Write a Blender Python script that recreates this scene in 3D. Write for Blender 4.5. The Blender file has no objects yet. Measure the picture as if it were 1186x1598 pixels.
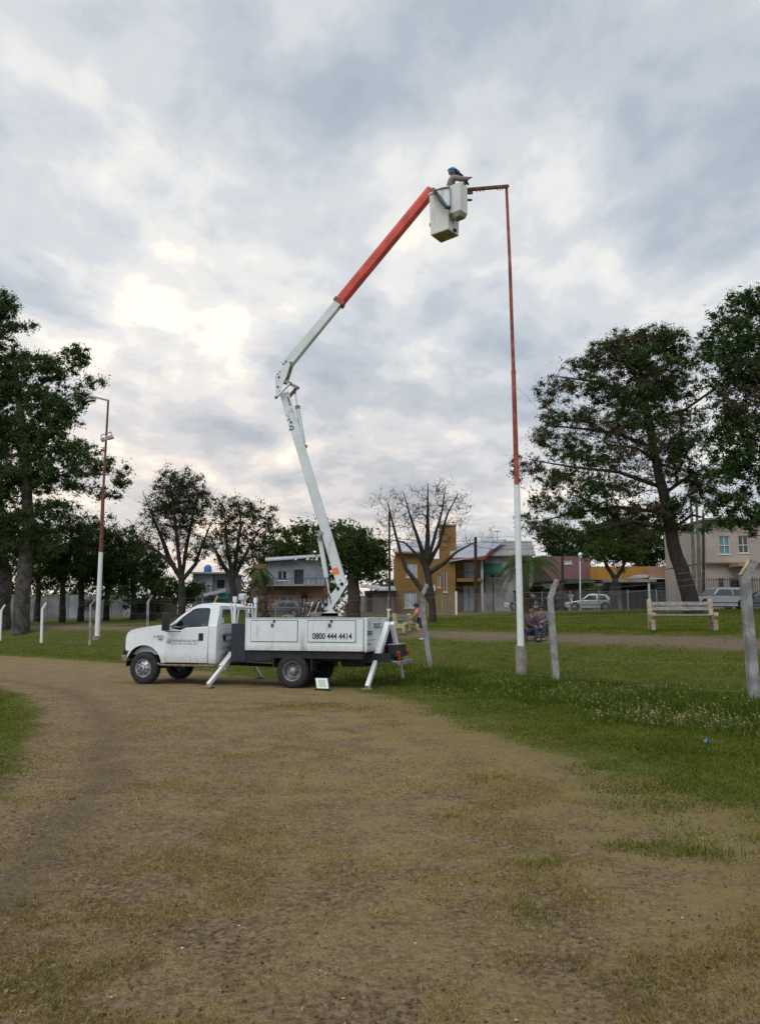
import bpy, math, random
import numpy as np
from mathutils import Vector, Matrix, noise as mnoise

random.seed(7)
rng = np.random.default_rng(7)
scene = bpy.context.scene
COL = scene.collection
R = math.radians

# ------------------------------------------------------------------ camera
CAM_H = 1.7
PITCH = R(7.9)
FPX = 1196.0
cd = bpy.data.cameras.new('camera')
cam = bpy.data.objects.new('camera', cd)
COL.objects.link(cam)
cam.location = (0, 0, CAM_H)
cam.rotation_euler = (R(90) + PITCH, 0, 0)
cd.sensor_fit = 'HORIZONTAL'
cd.sensor_width = 36.0
cd.lens = 36.0 * FPX / 1186.0
cd.clip_start = 0.05
cd.clip_end = 3000
scene.camera = cam

# ------------------------------------------------------------------ world
SUN_EL, SUN_AZ = R(52), R(205)      # sun azimuth clockwise from +Y
world = bpy.data.worlds.new('World')
scene.world = world
world.use_nodes = True
nt = world.node_tree
nt.nodes.clear()
def N(tree, typ, **kw):
    n = tree.nodes.new(typ)
    for k, v in kw.items():
        setattr(n, k, v)
    return n
def L(tree, a, b):
    tree.links.new(a, b)
def math_n(tree, op, a, b=None, clamp=False):
    n = N(tree, 'ShaderNodeMath', operation=op, use_clamp=clamp)
    for i, s in enumerate((a, b)):
        if s is None: continue
        if isinstance(s, (int, float)): n.inputs[i].default_value = s
        else: L(tree, s, n.inputs[i])
    return n.outputs[0]
def ramp(tree, fac, stops, interp='LINEAR'):
    n = N(tree, 'ShaderNodeValToRGB')
    cr = n.color_ramp
    cr.interpolation = interp
    while len(cr.elements) < len(stops): cr.elements.new(0.5)
    for e, (p, c) in zip(cr.elements, stops):
        e.position = p
        e.color = (*c, 1) if len(c) == 3 else c
    L(tree, fac, n.inputs['Fac'])
    return n.outputs['Color']
def mixc(tree, fac, a, b, blend='MIX'):
    n = N(tree, 'ShaderNodeMix', data_type='RGBA', blend_type=blend)
    n.inputs[0].default_value = 0.5
    if isinstance(fac, (int, float)): n.inputs[0].default_value = fac
    else: L(tree, fac, n.inputs[0])
    for i, s in ((6, a), (7, b)):
        if isinstance(s, tuple): n.inputs[i].default_value = (*s, 1)
        else: L(tree, s, n.inputs[i])
    return n.outputs[2]
def noise_n(tree, vec, scale, detail=4, rough=0.5, dist=0.0, dims='3D'):
    n = N(tree, 'ShaderNodeTexNoise', noise_dimensions=dims)
    n.inputs['Scale'].default_value = scale
    n.inputs['Detail'].default_value = detail
    n.inputs['Roughness'].default_value = rough
    n.inputs['Distortion'].default_value = dist
    L(tree, vec, n.inputs['Vector'])
    return n.outputs['Fac']
def mapr(tree, v, a, b, c=0.0, d=1.0, smooth=True):
    n = N(tree, 'ShaderNodeMapRange')
    n.interpolation_type = 'SMOOTHSTEP' if smooth else 'LINEAR'
    for i, x in enumerate((a, b, c, d)): n.inputs[i + 1].default_value = x
    L(tree, v, n.inputs[0])
    return n.outputs[0]

tc = N(nt, 'ShaderNodeTexCoord')
sky = N(nt, 'ShaderNodeTexSky', sky_type='NISHITA')
sky.sun_disc = False
sky.sun_elevation = SUN_EL
sky.sun_rotation = SUN_AZ
sky.altitude = 50
sky.air_density = 1.0
sky.dust_density = 1.5
sep = N(nt, 'ShaderNodeSeparateXYZ'); L(nt, tc.outputs['Generated'], sep.inputs[0])
gx, gy, gz = sep.outputs
zz = math_n(nt, 'MAXIMUM', gz, 0.0)
den = math_n(nt, 'ADD', zz, 0.16)
cx = math_n(nt, 'DIVIDE', gx, den)
cy = math_n(nt, 'DIVIDE', gy, den)
comb = N(nt, 'ShaderNodeCombineXYZ'); L(nt, cx, comb.inputs[0]); L(nt, cy, comb.inputs[1])
mp = N(nt, 'ShaderNodeMapping'); L(nt, comb.outputs[0], mp.inputs[0])
mp.inputs['Location'].default_value = (0.9, 5.9, 0.4)
mp.inputs['Rotation'].default_value = (0, 0, R(-24))
mp.inputs['Scale'].default_value = (1.0, 0.72, 1.0)
cv = mp.outputs[0]
n1 = noise_n(nt, cv, 1.0, 3, 0.5, 0.15)
n2 = noise_n(nt, cv, 3.1, 6, 0.52, 0.25)
n3 = noise_n(nt, cv, 7.5, 5, 0.55, 0.1)
s1 = math_n(nt, 'MULTIPLY', n1, 0.30)
s2 = math_n(nt, 'MULTIPLY', n2, 0.50)
s3 = math_n(nt, 'MULTIPLY', n3, 0.20)
cl = math_n(nt, 'ADD', math_n(nt, 'ADD', s1, s2), s3)
# thinner cloud towards the low west (left of the view), where the evening light comes through
dot = N(nt, 'ShaderNodeVectorMath', operation='DOT_PRODUCT')
L(nt, tc.outputs['Generated'], dot.inputs[0])
dot.inputs[1].default_value = Vector((math.sin(R(-17)) * math.cos(R(15)), math.cos(R(-17)) * math.cos(R(15)), math.sin(R(15))))
near = mapr(nt, dot.outputs['Value'], 0.80, 1.0)
thin = math_n(nt, 'MULTIPLY', near, 0.055)
low = mapr(nt, gz, 0.0, 0.60, 0.022, -0.006)
clc = math_n(nt, 'ADD', math_n(nt, 'MULTIPLY', math_n(nt, 'SUBTRACT', cl, 0.5), 1.12), 0.5)
cl2 = math_n(nt, 'ADD', math_n(nt, 'ADD', clc, thin), low)
ccol = ramp(nt, cl2, [(0.33, (0.375, 0.445, 0.53)), (0.41, (0.47, 0.535, 0.61)), (0.48, (0.58, 0.63, 0.685)),
                      (0.545, (0.72, 0.75, 0.785)), (0.61, (0.90, 0.89, 0.87)), (0.68, (1.22, 1.14, 1.0))], 'EASE')
warm = mapr(nt, gz, 0.02, 0.42, 1.0, 0.0)
warm2 = math_n(nt, 'MULTIPLY', warm, math_n(nt, 'ADD', math_n(nt, 'MULTIPLY', near, 0.75), 0.25))
ccol2 = mixc(nt, warm2, ccol, mixc(nt, 1.0, ccol, (1.12, 0.97, 0.87), 'MULTIPLY'))
# darker, bluer canopy far above the view line
bg_sky = N(nt, 'ShaderNodeBackground'); bg_sky.inputs['Strength'].default_value = 0.12
L(nt, sky.outputs[0], bg_sky.inputs['Color'])
bg_cl = N(nt, 'ShaderNodeBackground'); bg_cl.inputs['Strength'].default_value = 1.0
L(nt, ccol2, bg_cl.inputs['Color'])
mixs = N(nt, 'ShaderNodeMixShader'); mixs.inputs[0].default_value = 0.94
L(nt, bg_sky.outputs[0], mixs.inputs[1]); L(nt, bg_cl.outputs[0], mixs.inputs[2])
wo = N(nt, 'ShaderNodeOutputWorld'); L(nt, mixs.outputs[0], wo.inputs['Surface'])

# ------------------------------------------------------------------ sun (added from behind to brighten the truck; the real one lies ahead)
sd = bpy.data.lights.new('fill_sun', 'SUN')
sd.energy = 1.5
sd.angle = R(40)
sd.color = (1.0, 0.985, 0.965)
fill_sun = bpy.data.objects.new('fill_sun', sd)
COL.objects.link(fill_sun)
sdir = Vector((math.sin(SUN_AZ) * math.cos(SUN_EL), math.cos(SUN_AZ) * math.cos(SUN_EL), math.sin(SUN_EL)))
fill_sun.rotation_euler = sdir.to_track_quat('Z', 'Y').to_euler()
fill_sun.location = sdir * 60

vs = scene.view_settings
vs.view_transform = 'Standard'
vs.look = 'None'
vs.exposure = 0.0
vs.gamma = 1.0
vs.use_curve_mapping = False
scene.render.engine = 'CYCLES'

# ------------------------------------------------------------------ projection helper (places things at a real distance)
_c, _s = math.cos(PITCH), math.sin(PITCH)
def at(px, py, d):
    x = (px - 593) / FPX; u = (799 - py) / FPX
    k = d / (_c - _s * u)
    return Vector((x * k, d, CAM_H + (_s + _c * u) * k))

# ------------------------------------------------------------------ materials
MATS = {}
def mat(name, col, rough=0.8, metal=0.0, var=0.0, vscale=6.0, col2=None, bump=0.0, bscale=30.0, spec=0.5, coat=0.0, streak=None, detail=5, mud=None):
    if name in MATS: return MATS[name]
    m = bpy.data.materials.new(name); m.use_nodes = True
    t = m.node_tree; b = t.nodes['Principled BSDF']
    b.inputs['Roughness'].default_value = rough
    b.inputs['Metallic'].default_value = metal
    b.inputs['Specular IOR Level'].default_value = spec
    b.inputs['Coat Weight'].default_value = coat
    g = N(t, 'ShaderNodeTexCoord')
    if var > 0 or col2:
        c2 = col2 or tuple(max(0, c * (1 - var)) for c in col)
        c1 = col if col2 else tuple(c * (1 + var) for c in col)
        f = noise_n(t, g.outputs['Object'], vscale, detail, 0.6)
        f = mapr(t, f, 0.35, 0.65)
        out = mixc(t, f, c1, c2)
    else:
        n = N(t, 'ShaderNodeRGB'); n.outputs[0].default_value = (*col, 1); out = n.outputs[0]
    if streak:
        scol, amt, sc, thr = streak
        mpn = N(t, 'ShaderNodeMapping'); L(t, g.outputs['Object'], mpn.inputs[0])
        mpn.inputs['Scale'].default_value = (1, 1, 0.25)
        f2 = noise_n(t, mpn.outputs[0], sc, 6, 0.65)
        f2 = mapr(t, f2, thr, thr + 0.16, 0, amt)
        out = mixc(t, f2, out, scol)
    if mud:
        sz = N(t, 'ShaderNodeSeparateXYZ'); L(t, g.outputs['Object'], sz.inputs[0])
        fm_ = math_n(t, 'MULTIPLY', mapr(t, math_n(t, 'ADD', sz.outputs[2], math_n(t, 'MULTIPLY', noise_n(t, g.outputs['Object'], 5, 6, .7), .35)), mud[0], mud[1], 0.6, 0), mapr(t, noise_n(t, g.outputs['Object'], 14, 6, .75), .35, .62, .35, 1))
        out = mixc(t, fm_, out, (0.20, 0.165, 0.12))
    L(t, out, b.inputs['Base Color'])
    if bump > 0:
        bn = N(t, 'ShaderNodeBump'); bn.inputs['Strength'].default_value = bump; bn.inputs['Distance'].default_value = 0.02
        L(t, noise_n(t, g.outputs['Object'], bscale, 6, 0.6), bn.inputs['Height'])
        L(t, bn.outputs[0], b.inputs['Normal'])
    MATS[name] = m
    return m
def glass_mat(name, tint, mixf=0.35, rough=0.03):
    m = bpy.data.materials.new(name); m.use_nodes = True
    t = m.node_tree; t.nodes.clear()
    o = N(t, 'ShaderNodeOutputMaterial')
    tr = N(t, 'ShaderNodeBsdfTransparent'); tr.inputs[0].default_value = (*tint, 1)
    gl = N(t, 'ShaderNodeBsdfGlossy'); gl.inputs['Roughness'].default_value = rough; gl.inputs[0].default_value = (0.9, 0.95, 1, 1)
    fr = N(t, 'ShaderNodeFresnel'); fr.inputs[0].default_value = 1.5
    f = math_n(t, 'ADD', fr.outputs[0], mixf, True)
    mx = N(t, 'ShaderNodeMixShader'); L(t, f, mx.inputs[0]); L(t, tr.outputs[0], mx.inputs[1]); L(t, gl.outputs[0], mx.inputs[2])
    L(t, mx.outputs[0], o.inputs[0])
    MATS[name] = m
    return m
def leaf_mat(name, c1, c2, c3=None, brown=None, bthr=0.55, bscale=0.35, trans=0.3):
    m = bpy.data.materials.new(name); m.use_nodes = True
    t = m.node_tree; t.nodes.clear()
    o = N(t, 'ShaderNodeOutputMaterial')
    a = N(t, 'ShaderNodeAttribute', attribute_name='rnd')
    g = N(t, 'ShaderNodeTexCoord')
    nz = noise_n(t, g.outputs['Object'], 0.9, 3, 0.6)
    f = mapr(t, nz, 0.35, 0.65)
    col = mixc(t, f, c1, c2)
    col = mixc(t, math_n(t, 'MULTIPLY', a.outputs['Fac'], 0.5), col, c3 or tuple(x * 1.6 for x in c2))
    if brown:
        nb = noise_n(t, g.outputs['Object'], bscale, 3, 0.6)
        fb = mapr(t, math_n(t, 'ADD', nb, math_n(t, 'MULTIPLY', a.outputs['Fac'], 0.16)), bthr - .02, bthr + 0.16, 0, .85)
        col = mixc(t, fb, col, brown)
    d = N(t, 'ShaderNodeBsdfDiffuse'); tl = N(t, 'ShaderNodeBsdfTranslucent')
    L(t, col, d.inputs[0]); L(t, col, tl.inputs[0])
    mx = N(t, 'ShaderNodeMixShader'); mx.inputs[0].default_value = trans
    L(t, d.outputs[0], mx.inputs[1]); L(t, tl.outputs[0], mx.inputs[2]); L(t, mx.outputs[0], o.inputs[0])
    MATS[name] = m
    return m

# ------------------------------------------------------------------ object helpers
W = {}
def tag(o, label=None, cat=None, group=None, kind=None):
    if label: o['label'] = label
    if cat: o['category'] = cat
    if group: o['group'] = group
    if kind: o['kind'] = kind
    return o
def empty(name, loc, rz=0.0, label=None, cat=None, group=None):
    o = bpy.data.objects.new(name, None)
    o.empty_display_size = 0.2
    o.location = loc; o.rotation_euler = (0, 0, rz)
    COL.objects.link(o)
    W[o.name] = Matrix.Translation(Vector(loc)) @ Matrix.Rotation(rz, 4, 'Z')
    return tag(o, label, cat, group)
def link(name, me, m, parent=None, world=True):
    o = bpy.data.objects.new(name, me)
    if m is not None and not len(me.materials): me.materials.append(m)
    COL.objects.link(o)
    if parent is not None:
        o.parent = parent
        pw = W[parent.name]
        if world:
            o.matrix_parent_inverse = pw.inverted(); W[o.name] = Matrix.Identity(4)
        else:
            W[o.name] = pw.copy()
    else:
        W[o.name] = Matrix.Identity(4)
    return o
class MB:
    def __init__(s):
        s.v = []; s.f = []
    def add(s, vs, fs):
        n = len(s.v)
        s.v += [tuple(p) for p in vs]
        s.f += [tuple(i + n for i in f) for f in fs]
        return s
    def box(s, x0, x1, y0, y1, z0, z1):
        x0, x1 = sorted((x0, x1)); y0, y1 = sorted((y0, y1)); z0, z1 = sorted((z0, z1))
        return s.add([(x0,y0,z0),(x1,y0,z0),(x1,y1,z0),(x0,y1,z0),(x0,y0,z1),(x1,y0,z1),(x1,y1,z1),(x0,y1,z1)],
                     [(0,3,2,1),(4,5,6,7),(0,1,5,4),(1,2,6,5),(2,3,7,6),(3,0,4,7)])
    def bar(s, p, q, w, h, up=(0,1,0), w2=None, h2=None):
        p = Vector(p); q = Vector(q); d = (q - p).normalized(); up = Vector(up)
        a = d.cross(up)
        if a.length < 1e-4: a = d.cross(Vector((1, 0, 0)))
        a.normalize(); b = a.cross(d).normalized()
        w2 = w if w2 is None else w2; h2 = h if h2 is None else h2
        vs = []
        for c, ww, hh in ((p, w, h), (q, w2, h2)):
            for sa, sb in ((-1,-1),(1,-1),(1,1),(-1,1)):
                vs.append(c + a * (sa * ww / 2) + b * (sb * hh / 2))
        return s.add(vs, [(0,1,2,3),(7,6,5,4),(0,4,5,1),(1,5,6,2),(2,6,7,3),(3,7,4,0)])
    def tube(s, pts, rad, n=8, cap=True):
        pts = [Vector(p) for p in pts]
        if not hasattr(rad, '__len__'): rad = [rad] * len(pts)
        rings = []
        prev = None
        for i, p in enumerate(pts):
            d = (pts[min(i + 1, len(pts) - 1)] - pts[max(i - 1, 0)])
            if d.length < 1e-9: d = Vector((0, 0, 1))
            d.normalize()
            if prev is None:
                a = d.cross(Vector((0, 0, 1)))
                if a.length < 0.1: a = d.cross(Vector((1, 0, 0)))
            else:
                a = prev - d * prev.dot(d)
                if a.length < 1e-4: a = d.cross(Vector((1, 0, 0)))
            a.normalize(); prev = a
            b = d.cross(a)
            rings.append([p + (a * math.cos(2 * math.pi * k / n) + b * math.sin(2 * math.pi * k / n)) * rad[i] for k in range(n)])
        vs = [v for r in rings for v in r]
        fs = []
        for i in range(len(rings) - 1):
            for k in range(n):
                k2 = (k + 1) % n
                fs.append((i * n + k, i * n + k2, (i + 1) * n + k2, (i + 1) * n + k))
        if cap:
            fs.append(tuple(range(n))[::-1]); fs.append(tuple(range((len(rings) - 1) * n, len(rings) * n)))
        return s.add(vs, fs)
    def prism(s, poly, y0, y1, f=None):
        """poly of (x,z) swept along y; f maps (x,y,z)"""
        n = len(poly)
        f = f or (lambda x, y, z: (x, y, z))
        vs = [f(x, y0, z) for x, z in poly] + [f(x, y1, z) for x, z in poly]
        fs = [tuple(range(n)), tuple(range(2 * n - 1, n - 1, -1))]
        for i in range(n):
            j = (i + 1) % n
            fs.append((i, i + n, j + n, j))
        return s.add(vs, fs)
    def ring(s, outer, inner, fn, th):
        """frame between two matching (x,z) outlines; fn(x,z)->y, thickness th inwards"""
        n = len(outer)
        vs = [(x, fn(x, z), z) for x, z in outer] + [(x, fn(x, z), z) for x, z in inner] + \
             [(x, fn(x, z) - th, z) for x, z in outer] + [(x, fn(x, z) - th, z) for x, z in inner]
        fs = []
        for i in range(n):
            j = (i + 1) % n
            fs += [(i, j, n + j, n + i), (2*n + i, 3*n + i, 3*n + j, 2*n + j), (i, 2*n + i, 2*n + j, j), (n + i, n + j, 3*n + j, 3*n + i)]
        return s.add(vs, fs)
    def lathe(s, prof, c=(0,0,0), axis='y', n=24, close=False):
        """prof of (r, t): radius and offset along the axis"""
        c = Vector(c); vs = []
        for r, t_ in prof:
            for k in range(n):
                a = 2 * math.pi * k / n
                ca, sa = math.cos(a) * r, math.sin(a) * r
                p = {'y': (ca, t_, sa), 'z': (ca, sa, t_), 'x': (t_, ca, sa)}[axis]
                vs.append(c + Vector(p))
        fs = []
        m = len(prof)
        for i in range(m - 1 if not close else m):
            for k in range(n):
                k2 = (k + 1) % n; i2 = (i + 1) % m
                fs.append((i * n + k, i * n + k2, i2 * n + k2, i2 * n + k))
        return s.add(vs, fs)
    def sphere(s, c, r, n=12, m=8, sc=(1,1,1)):
        c = Vector(c); vs = []; fs = []
        for i in range(m + 1):
            th = math.pi * i / m
            for k in range(n):
                a = 2 * math.pi * k / n
                vs.append(c + Vector((math.sin(th)*math.cos(a)*r*sc[0], math.sin(th)*math.sin(a)*r*sc[1], math.cos(th)*r*sc[2])))
        for i in range(m):
            for k in range(n):
                k2 = (k + 1) % n
                fs.append((i*n + k, (i+1)*n + k, (i+1)*n + k2, i*n + k2))
        return s.add(vs, fs)
    def build(s, name, m, parent=None, world=True, bevel=0.0, smooth=False, seg=2):
        me = bpy.data.meshes.new(name)
        me.from_pydata(s.v, [], s.f)
        me.update()
        if smooth:
            me.polygons.foreach_set('use_smooth', [True] * len(me.polygons))
            me.set_sharp_from_angle(angle=R(38))
        import bmesh
        bm = bmesh.new(); bm.from_mesh(me); bmesh.ops.recalc_face_normals(bm, faces=bm.faces); bm.to_mesh(me); bm.free()
        o = link(name, me, m, parent, world)
        if bevel > 0:
            md = o.modifiers.new('bevel', 'BEVEL'); md.width = bevel; md.segments = seg; md.limit_method = 'ANGLE'; md.angle_limit = R(35)
            md.harden_normals = False
            me.polygons.foreach_set('use_smooth', [True] * len(me.polygons))
            me.set_sharp_from_angle(angle=R(30)) if not smooth else None
        return o
def np_mesh(name, verts, faces, m, parent=None, attrs=None, world=True, uniform=4):
    """verts (n,3) array, faces (m,k) array"""
    me = bpy.data.meshes.new(name)
    nv, nf, k = len(verts), len(faces), faces.shape[1]
    me.vertices.add(nv); me.vertices.foreach_set('co', np.ascontiguousarray(verts, dtype=np.float32).ravel())
    me.loops.add(nf * k); me.loops.foreach_set('vertex_index', np.ascontiguousarray(faces, dtype=np.int32).ravel())
    me.polygons.add(nf); me.polygons.foreach_set('loop_start', np.arange(0, nf * k, k, dtype=np.int32))
    me.update(calc_edges=True)
    if attrs:
        for an, av in attrs.items():
            at_ = me.attributes.new(an, 'FLOAT', 'POINT'); at_.data.foreach_set('value', np.asarray(av, dtype=np.float32))
    return link(name, me, m, parent, world)
def explode(o):
    """give every loose piece of o an object of its own (same name, parent and material)"""
    me = o.data; n = len(me.vertices); par = list(range(n))
    def find(i):
        while par[i] != i: par[i] = par[par[i]]; i = par[i]
        return i
    for p in me.polygons:
        vs_ = list(p.vertices); r = find(vs_[0])
        for v in vs_[1:]: par[find(v)] = r
    groups = {}
    for p in me.polygons: groups.setdefault(find(p.vertices[0]), []).append(tuple(p.vertices))
    if len(groups) < 2: return [o]
    out = []; co = [tuple(v.co) for v in me.vertices]; sm = me.polygons[0].use_smooth
    for fs in groups.values():
        ids = sorted({i for f in fs for i in f}); mp_ = {i: k for k, i in enumerate(ids)}
        m2 = bpy.data.meshes.new(o.name.split('.')[0]); m2.from_pydata([co[i] for i in ids], [], [tuple(mp_[i] for i in f) for f in fs]); m2.update()
        for m_ in me.materials: m2.materials.append(m_)
        if sm:
            m2.polygons.foreach_set('use_smooth', [True] * len(m2.polygons)); m2.set_sharp_from_angle(angle=R(35))
        q = bpy.data.objects.new(o.name.split('.')[0], m2); COL.objects.link(q); q.parent = o.parent; q.matrix_parent_inverse = o.matrix_parent_inverse.copy(); W[q.name] = W[o.name].copy()
        for md in o.modifiers:
            if md.type == 'BEVEL':
                d = q.modifiers.new('bevel', 'BEVEL'); d.width = md.width; d.segments = md.segments; d.limit_method = 'ANGLE'; d.angle_limit = md.angle_limit
        out.append(q)
    bpy.data.objects.remove(o)
    return out
def text_obj(s, size, name, m, parent, mtx, offset=0.0, depth=0.002, sx=1.0):
    cu = bpy.data.curves.new(name, 'FONT'); cu.body = s; cu.size = size; cu.offset = offset; cu.extrude = depth
    cu.align_x = 'CENTER'; cu.align_y = 'CENTER'
    o = bpy.data.objects.new(name, cu); COL.objects.link(o)
    bpy.context.view_layer.update()
    me = bpy.data.meshes.new_from_object(o.evaluated_get(bpy.context.evaluated_depsgraph_get()))
    bpy.data.objects.remove(o); bpy.data.curves.remove(cu)
    me.transform(Matrix.Scale(sx, 4, (1, 0, 0)))
    me.transform(mtx)
    me.materials.clear()
    me.name = name
    return link(name, me, m, parent, False)

# ------------------------------------------------------------------ terrain
FL = [(16.0,1.0),(11.6,7.0),(9.3,10.8),(7.04,14.4),(4.35,19.0),(1.45,24.0),(-1.9,28.4),(-5.2,32.4),(-8.0,36.0),(-12.0,40.0),(-16.4,43.5),(-20.9,47.5),(-25.6,52.0),(-36,61),(-60,80)]
GB = [(3.6,-4),(3.4,5),(3.14,6.6),(2.64,8.07),(1.83,10.9),(1.0,14.0),(0.2,17.3),(-1.2,19.6),(-4.5,23.5),(-9.5,29.3),(-17.8,36),(-30,45.5),(-60,68)]
IB = [(-2.8,-4),(-3.3,5),(-3.75,7.8),(-4.9,11.4),(-6.2,14.5),(-7.9,17.5),(-9.6,19.6),(-14,23.2),(-25,30.5),(-60,52)]
def sdist(P, line):
    """signed distance of points P (n,2) to polyline; positive on the right-hand/outer side"""
    best = np.full(len(P), 1e9); sign = np.ones(len(P))
    for (x0, y0), (x1, y1) in zip(line[:-1], line[1:]):
        d = np.array([x1 - x0, y1 - y0]); l2 = d @ d
        r = P - np.array([x0, y0])
        t = np.clip(r @ d / l2, 0, 1)
        q = r - t[:, None] * d
        dist = np.hypot(q[:, 0], q[:, 1])
        cr = d[0] * r[:, 1] - d[1] * r[:, 0]
        m = dist < best - 1e-9
        best[m] = dist[m]; sign[m] = np.where(cr[m] < 0, 1, -1)
    return best * sign
def sstep(x, a, b):
    t = np.clip((x - a) / (b - a), 0, 1)
    return t * t * (3 - 2 * t)
def bumps(P, sc, seed=0):
    x, y = P[:, 0] * sc, P[:, 1] * sc
    return (np.sin(x * 1.3 + seed) * np.cos(y * 1.7 + 2 * seed) + 0.6 * np.sin(x * 2.9 + y * 1.1 + seed * 3) + 0.4 * np.cos(y * 3.7 - x * 2.3 + seed)) / 2
def ground_z(P):
    P = np.atleast_2d(np.asarray(P, dtype=float))
    s = sdist(P, FL)
    z = 0.19 * sstep(s, -3.2, 0.0) + 1.09 * sstep(s, -0.4, 8.0) + 1.05 * sstep(s, 6.0, 38.0) + 0.2 * sstep(s, 38, 120)
    z += 0.012 * bumps(P, 2.2, 1) + 0.02 * bumps(P, 0.6, 2) * sstep(np.abs(s + 10), 3, 9)
    return z
def gz1(x, y):
    return float(ground_z([(x, y)])[0])
# ------------------------------------------------------------------ ground
def axis(vals):
    out = []
    for a, b, st in vals:
        out += list(np.arange(a, b, st))
    return np.array(out + [vals[-1][1]])
yr = axis([(-60,-4,8),(-4,2,0.5),(2,14,0.08),(14,30,0.16),(30,60,0.5),(60,120,3),(120,400,20),(400,1500,110)])
xr = axis([(-900,-100,80),(-100,-30,5),(-30,-12,0.6),(-12,-6,0.25),(-6,6,0.1),(6,12,0.25),(12,30,0.6),(30,100,5),(100,900,80)])
GX, GY = np.meshgrid(xr, yr)
P = np.stack([GX.ravel(), GY.ravel()], 1)
Z = ground_z(P)
nearm = (np.abs(P[:, 0]) < 12) & (P[:, 1] < 30) & (P[:, 1] > 2)
_t = np.random.default_rng(5).random((128, 128))
def vnoise(x, y, sc):
    q0, q1 = x * sc, y * sc; i, j = np.floor(q0).astype(int), np.floor(q1).astype(int); f, g_ = q0 - i, q1 - j; f = f * f * (3 - 2 * f); g_ = g_ * g_ * (3 - 2 * g_)
    a_ = _t[i % 128, j % 128] * (1 - f) + _t[(i + 1) % 128, j % 128] * f; b_ = _t[i % 128, (j + 1) % 128] * (1 - f) + _t[(i + 1) % 128, (j + 1) % 128] * f
    return a_ * (1 - g_) + b_ * g_
Z = Z + np.where(nearm, rng.normal(0, 0.002, len(Z)) + 0.018 * (vnoise(P[:, 0], P[:, 1], 2.1) - .5) + 0.012 * (vnoise(P[:, 0] + 9, P[:, 1], 5.3) - .5), 0)
nx, ny = len(xr), len(yr)
idx = np.arange(nx * ny).reshape(ny, nx)
faces = np.stack([idx[:-1, :-1].ravel(), idx[:-1, 1:].ravel(), idx[1:, 1:].ravel(), idx[1:, :-1].ravel()], 1)
sF = sdist(P, FL); sG = sdist(P, GB); sI = -sdist(P, IB)
gm = bpy.data.materials.new('ground'); gm.use_nodes = True
t = gm.node_tree; b = t.nodes['Principled BSDF']; b.inputs['Roughness'].default_value = 0.95; b.inputs['Specular IOR Level'].default_value = 0.15
geo = N(t, 'ShaderNodeTexCoord'); pos = geo.outputs['Object']
def attr(nm):
    return N(t, 'ShaderNodeAttribute', attribute_name=nm).outputs['Fac']
aF, aG, aI = attr('sf'), attr('sg'), attr('si')
nbig = noise_n(t, pos, 0.45, 4, 0.6); nmid = noise_n(t, pos, 1.6, 5, 0.62, 0.3); nfine = noise_n(t, pos, 22, 6, 0.7); nfi2 = noise_n(t, pos, 75, 4, 0.7)
mps = N(t, 'ShaderNodeMapping'); L(t, pos, mps.inputs[0]); mps.inputs['Scale'].default_value = (0.8, 2.4, 1); mps.inputs['Rotation'].default_value = (0, 0, R(15))
nstr = noise_n(t, mps.outputs[0], 3.2, 6, 0.7, 0.2)
dirt = ramp(t, nfine, [(0.36, (0.072, 0.050, 0.032)), (0.5, (0.205, 0.146, 0.092)), (0.63, (0.33, 0.24, 0.152))])
straw = ramp(t, nfi2, [(0.38, (0.090, 0.063, 0.030)), (0.5, (0.265, 0.192, 0.088)), (0.62, (0.46, 0.35, 0.17))])
strf = mapr(t, math_n(t, 'ADD', math_n(t, 'MULTIPLY', nstr, 0.55), math_n(t, 'MULTIPLY', nmid, 0.45)), 0.43, 0.63)
trk = mixc(t, strf, dirt, straw)
mott = mapr(t, noise_n(t, pos, 9.0, 6, 0.72, 0.4), 0.50, 0.36, 0, 0.75)
trk = mixc(t, mott, trk, (0.115, 0.083, 0.046))
far = mapr(t, math_n(t, 'ADD', aG, 0.0), -6.5, -1.0, 0, 0.55)
trk = mixc(t, math_n(t, 'MULTIPLY', far, mapr(t, nmid, 0.35, 0.6)), trk, (0.275, 0.210, 0.088))
# worn paler wheel line beside the infield
rut = math_n(t, 'ABSOLUTE', math_n(t, 'ADD', aI, 0.95))
rutm = mapr(t, math_n(t, 'ADD', rut, math_n(t, 'MULTIPLY', nmid, 0.5)), 0.75, 0.2, 0, 0.5)
trk = mixc(t, rutm, trk, (0.115, 0.082, 0.054))
lit = mapr(t, math_n(t, 'ADD', noise_n(t, pos, 260, 2, 0.5), math_n(t, 'MULTIPLY', nmid, 0.3)), 0.80, 0.88, 0, 0.7)
trk = mixc(t, lit, trk, (0.42, 0.36, 0.22))
drk = mapr(t, noise_n(t, pos, 48, 3, 0.6), 0.38, 0.30, 0, 0.6)
trk = mixc(t, drk, trk, (0.050, 0.036, 0.024))
grs = ramp(t, nfine, [(0.3, (0.036, 0.052, 0.007)), (0.5, (0.086, 0.104, 0.013)), (0.7, (0.17, 0.16, 0.030))])
grs = mixc(t, mapr(t, nmid, 0.45, 0.72, 0, 0.65), grs, (0.130, 0.112, 0.036))
grs = mixc(t, mapr(t, nstr, 0.50, 0.34, 0, 0.7), grs, (0.034, 0.050, 0.010))
edge = math_n(t, 'MULTIPLY', math_n(t, 'SUBTRACT', math_n(t, 'ADD', math_n(t, 'MULTIPLY', nmid, 0.65), math_n(t, 'MULTIPLY', nfine, 0.35)), 0.5), 3.2)
g1 = mapr(t, math_n(t, 'ADD', aG, edge), -0.15, 0.35)
g2 = mapr(t, math_n(t, 'ADD', aI, math_n(t, 'MULTIPLY', edge, 0.6)), -0.12, 0.25)
gmask = math_n(t, 'MAXIMUM', g1, g2)
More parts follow.
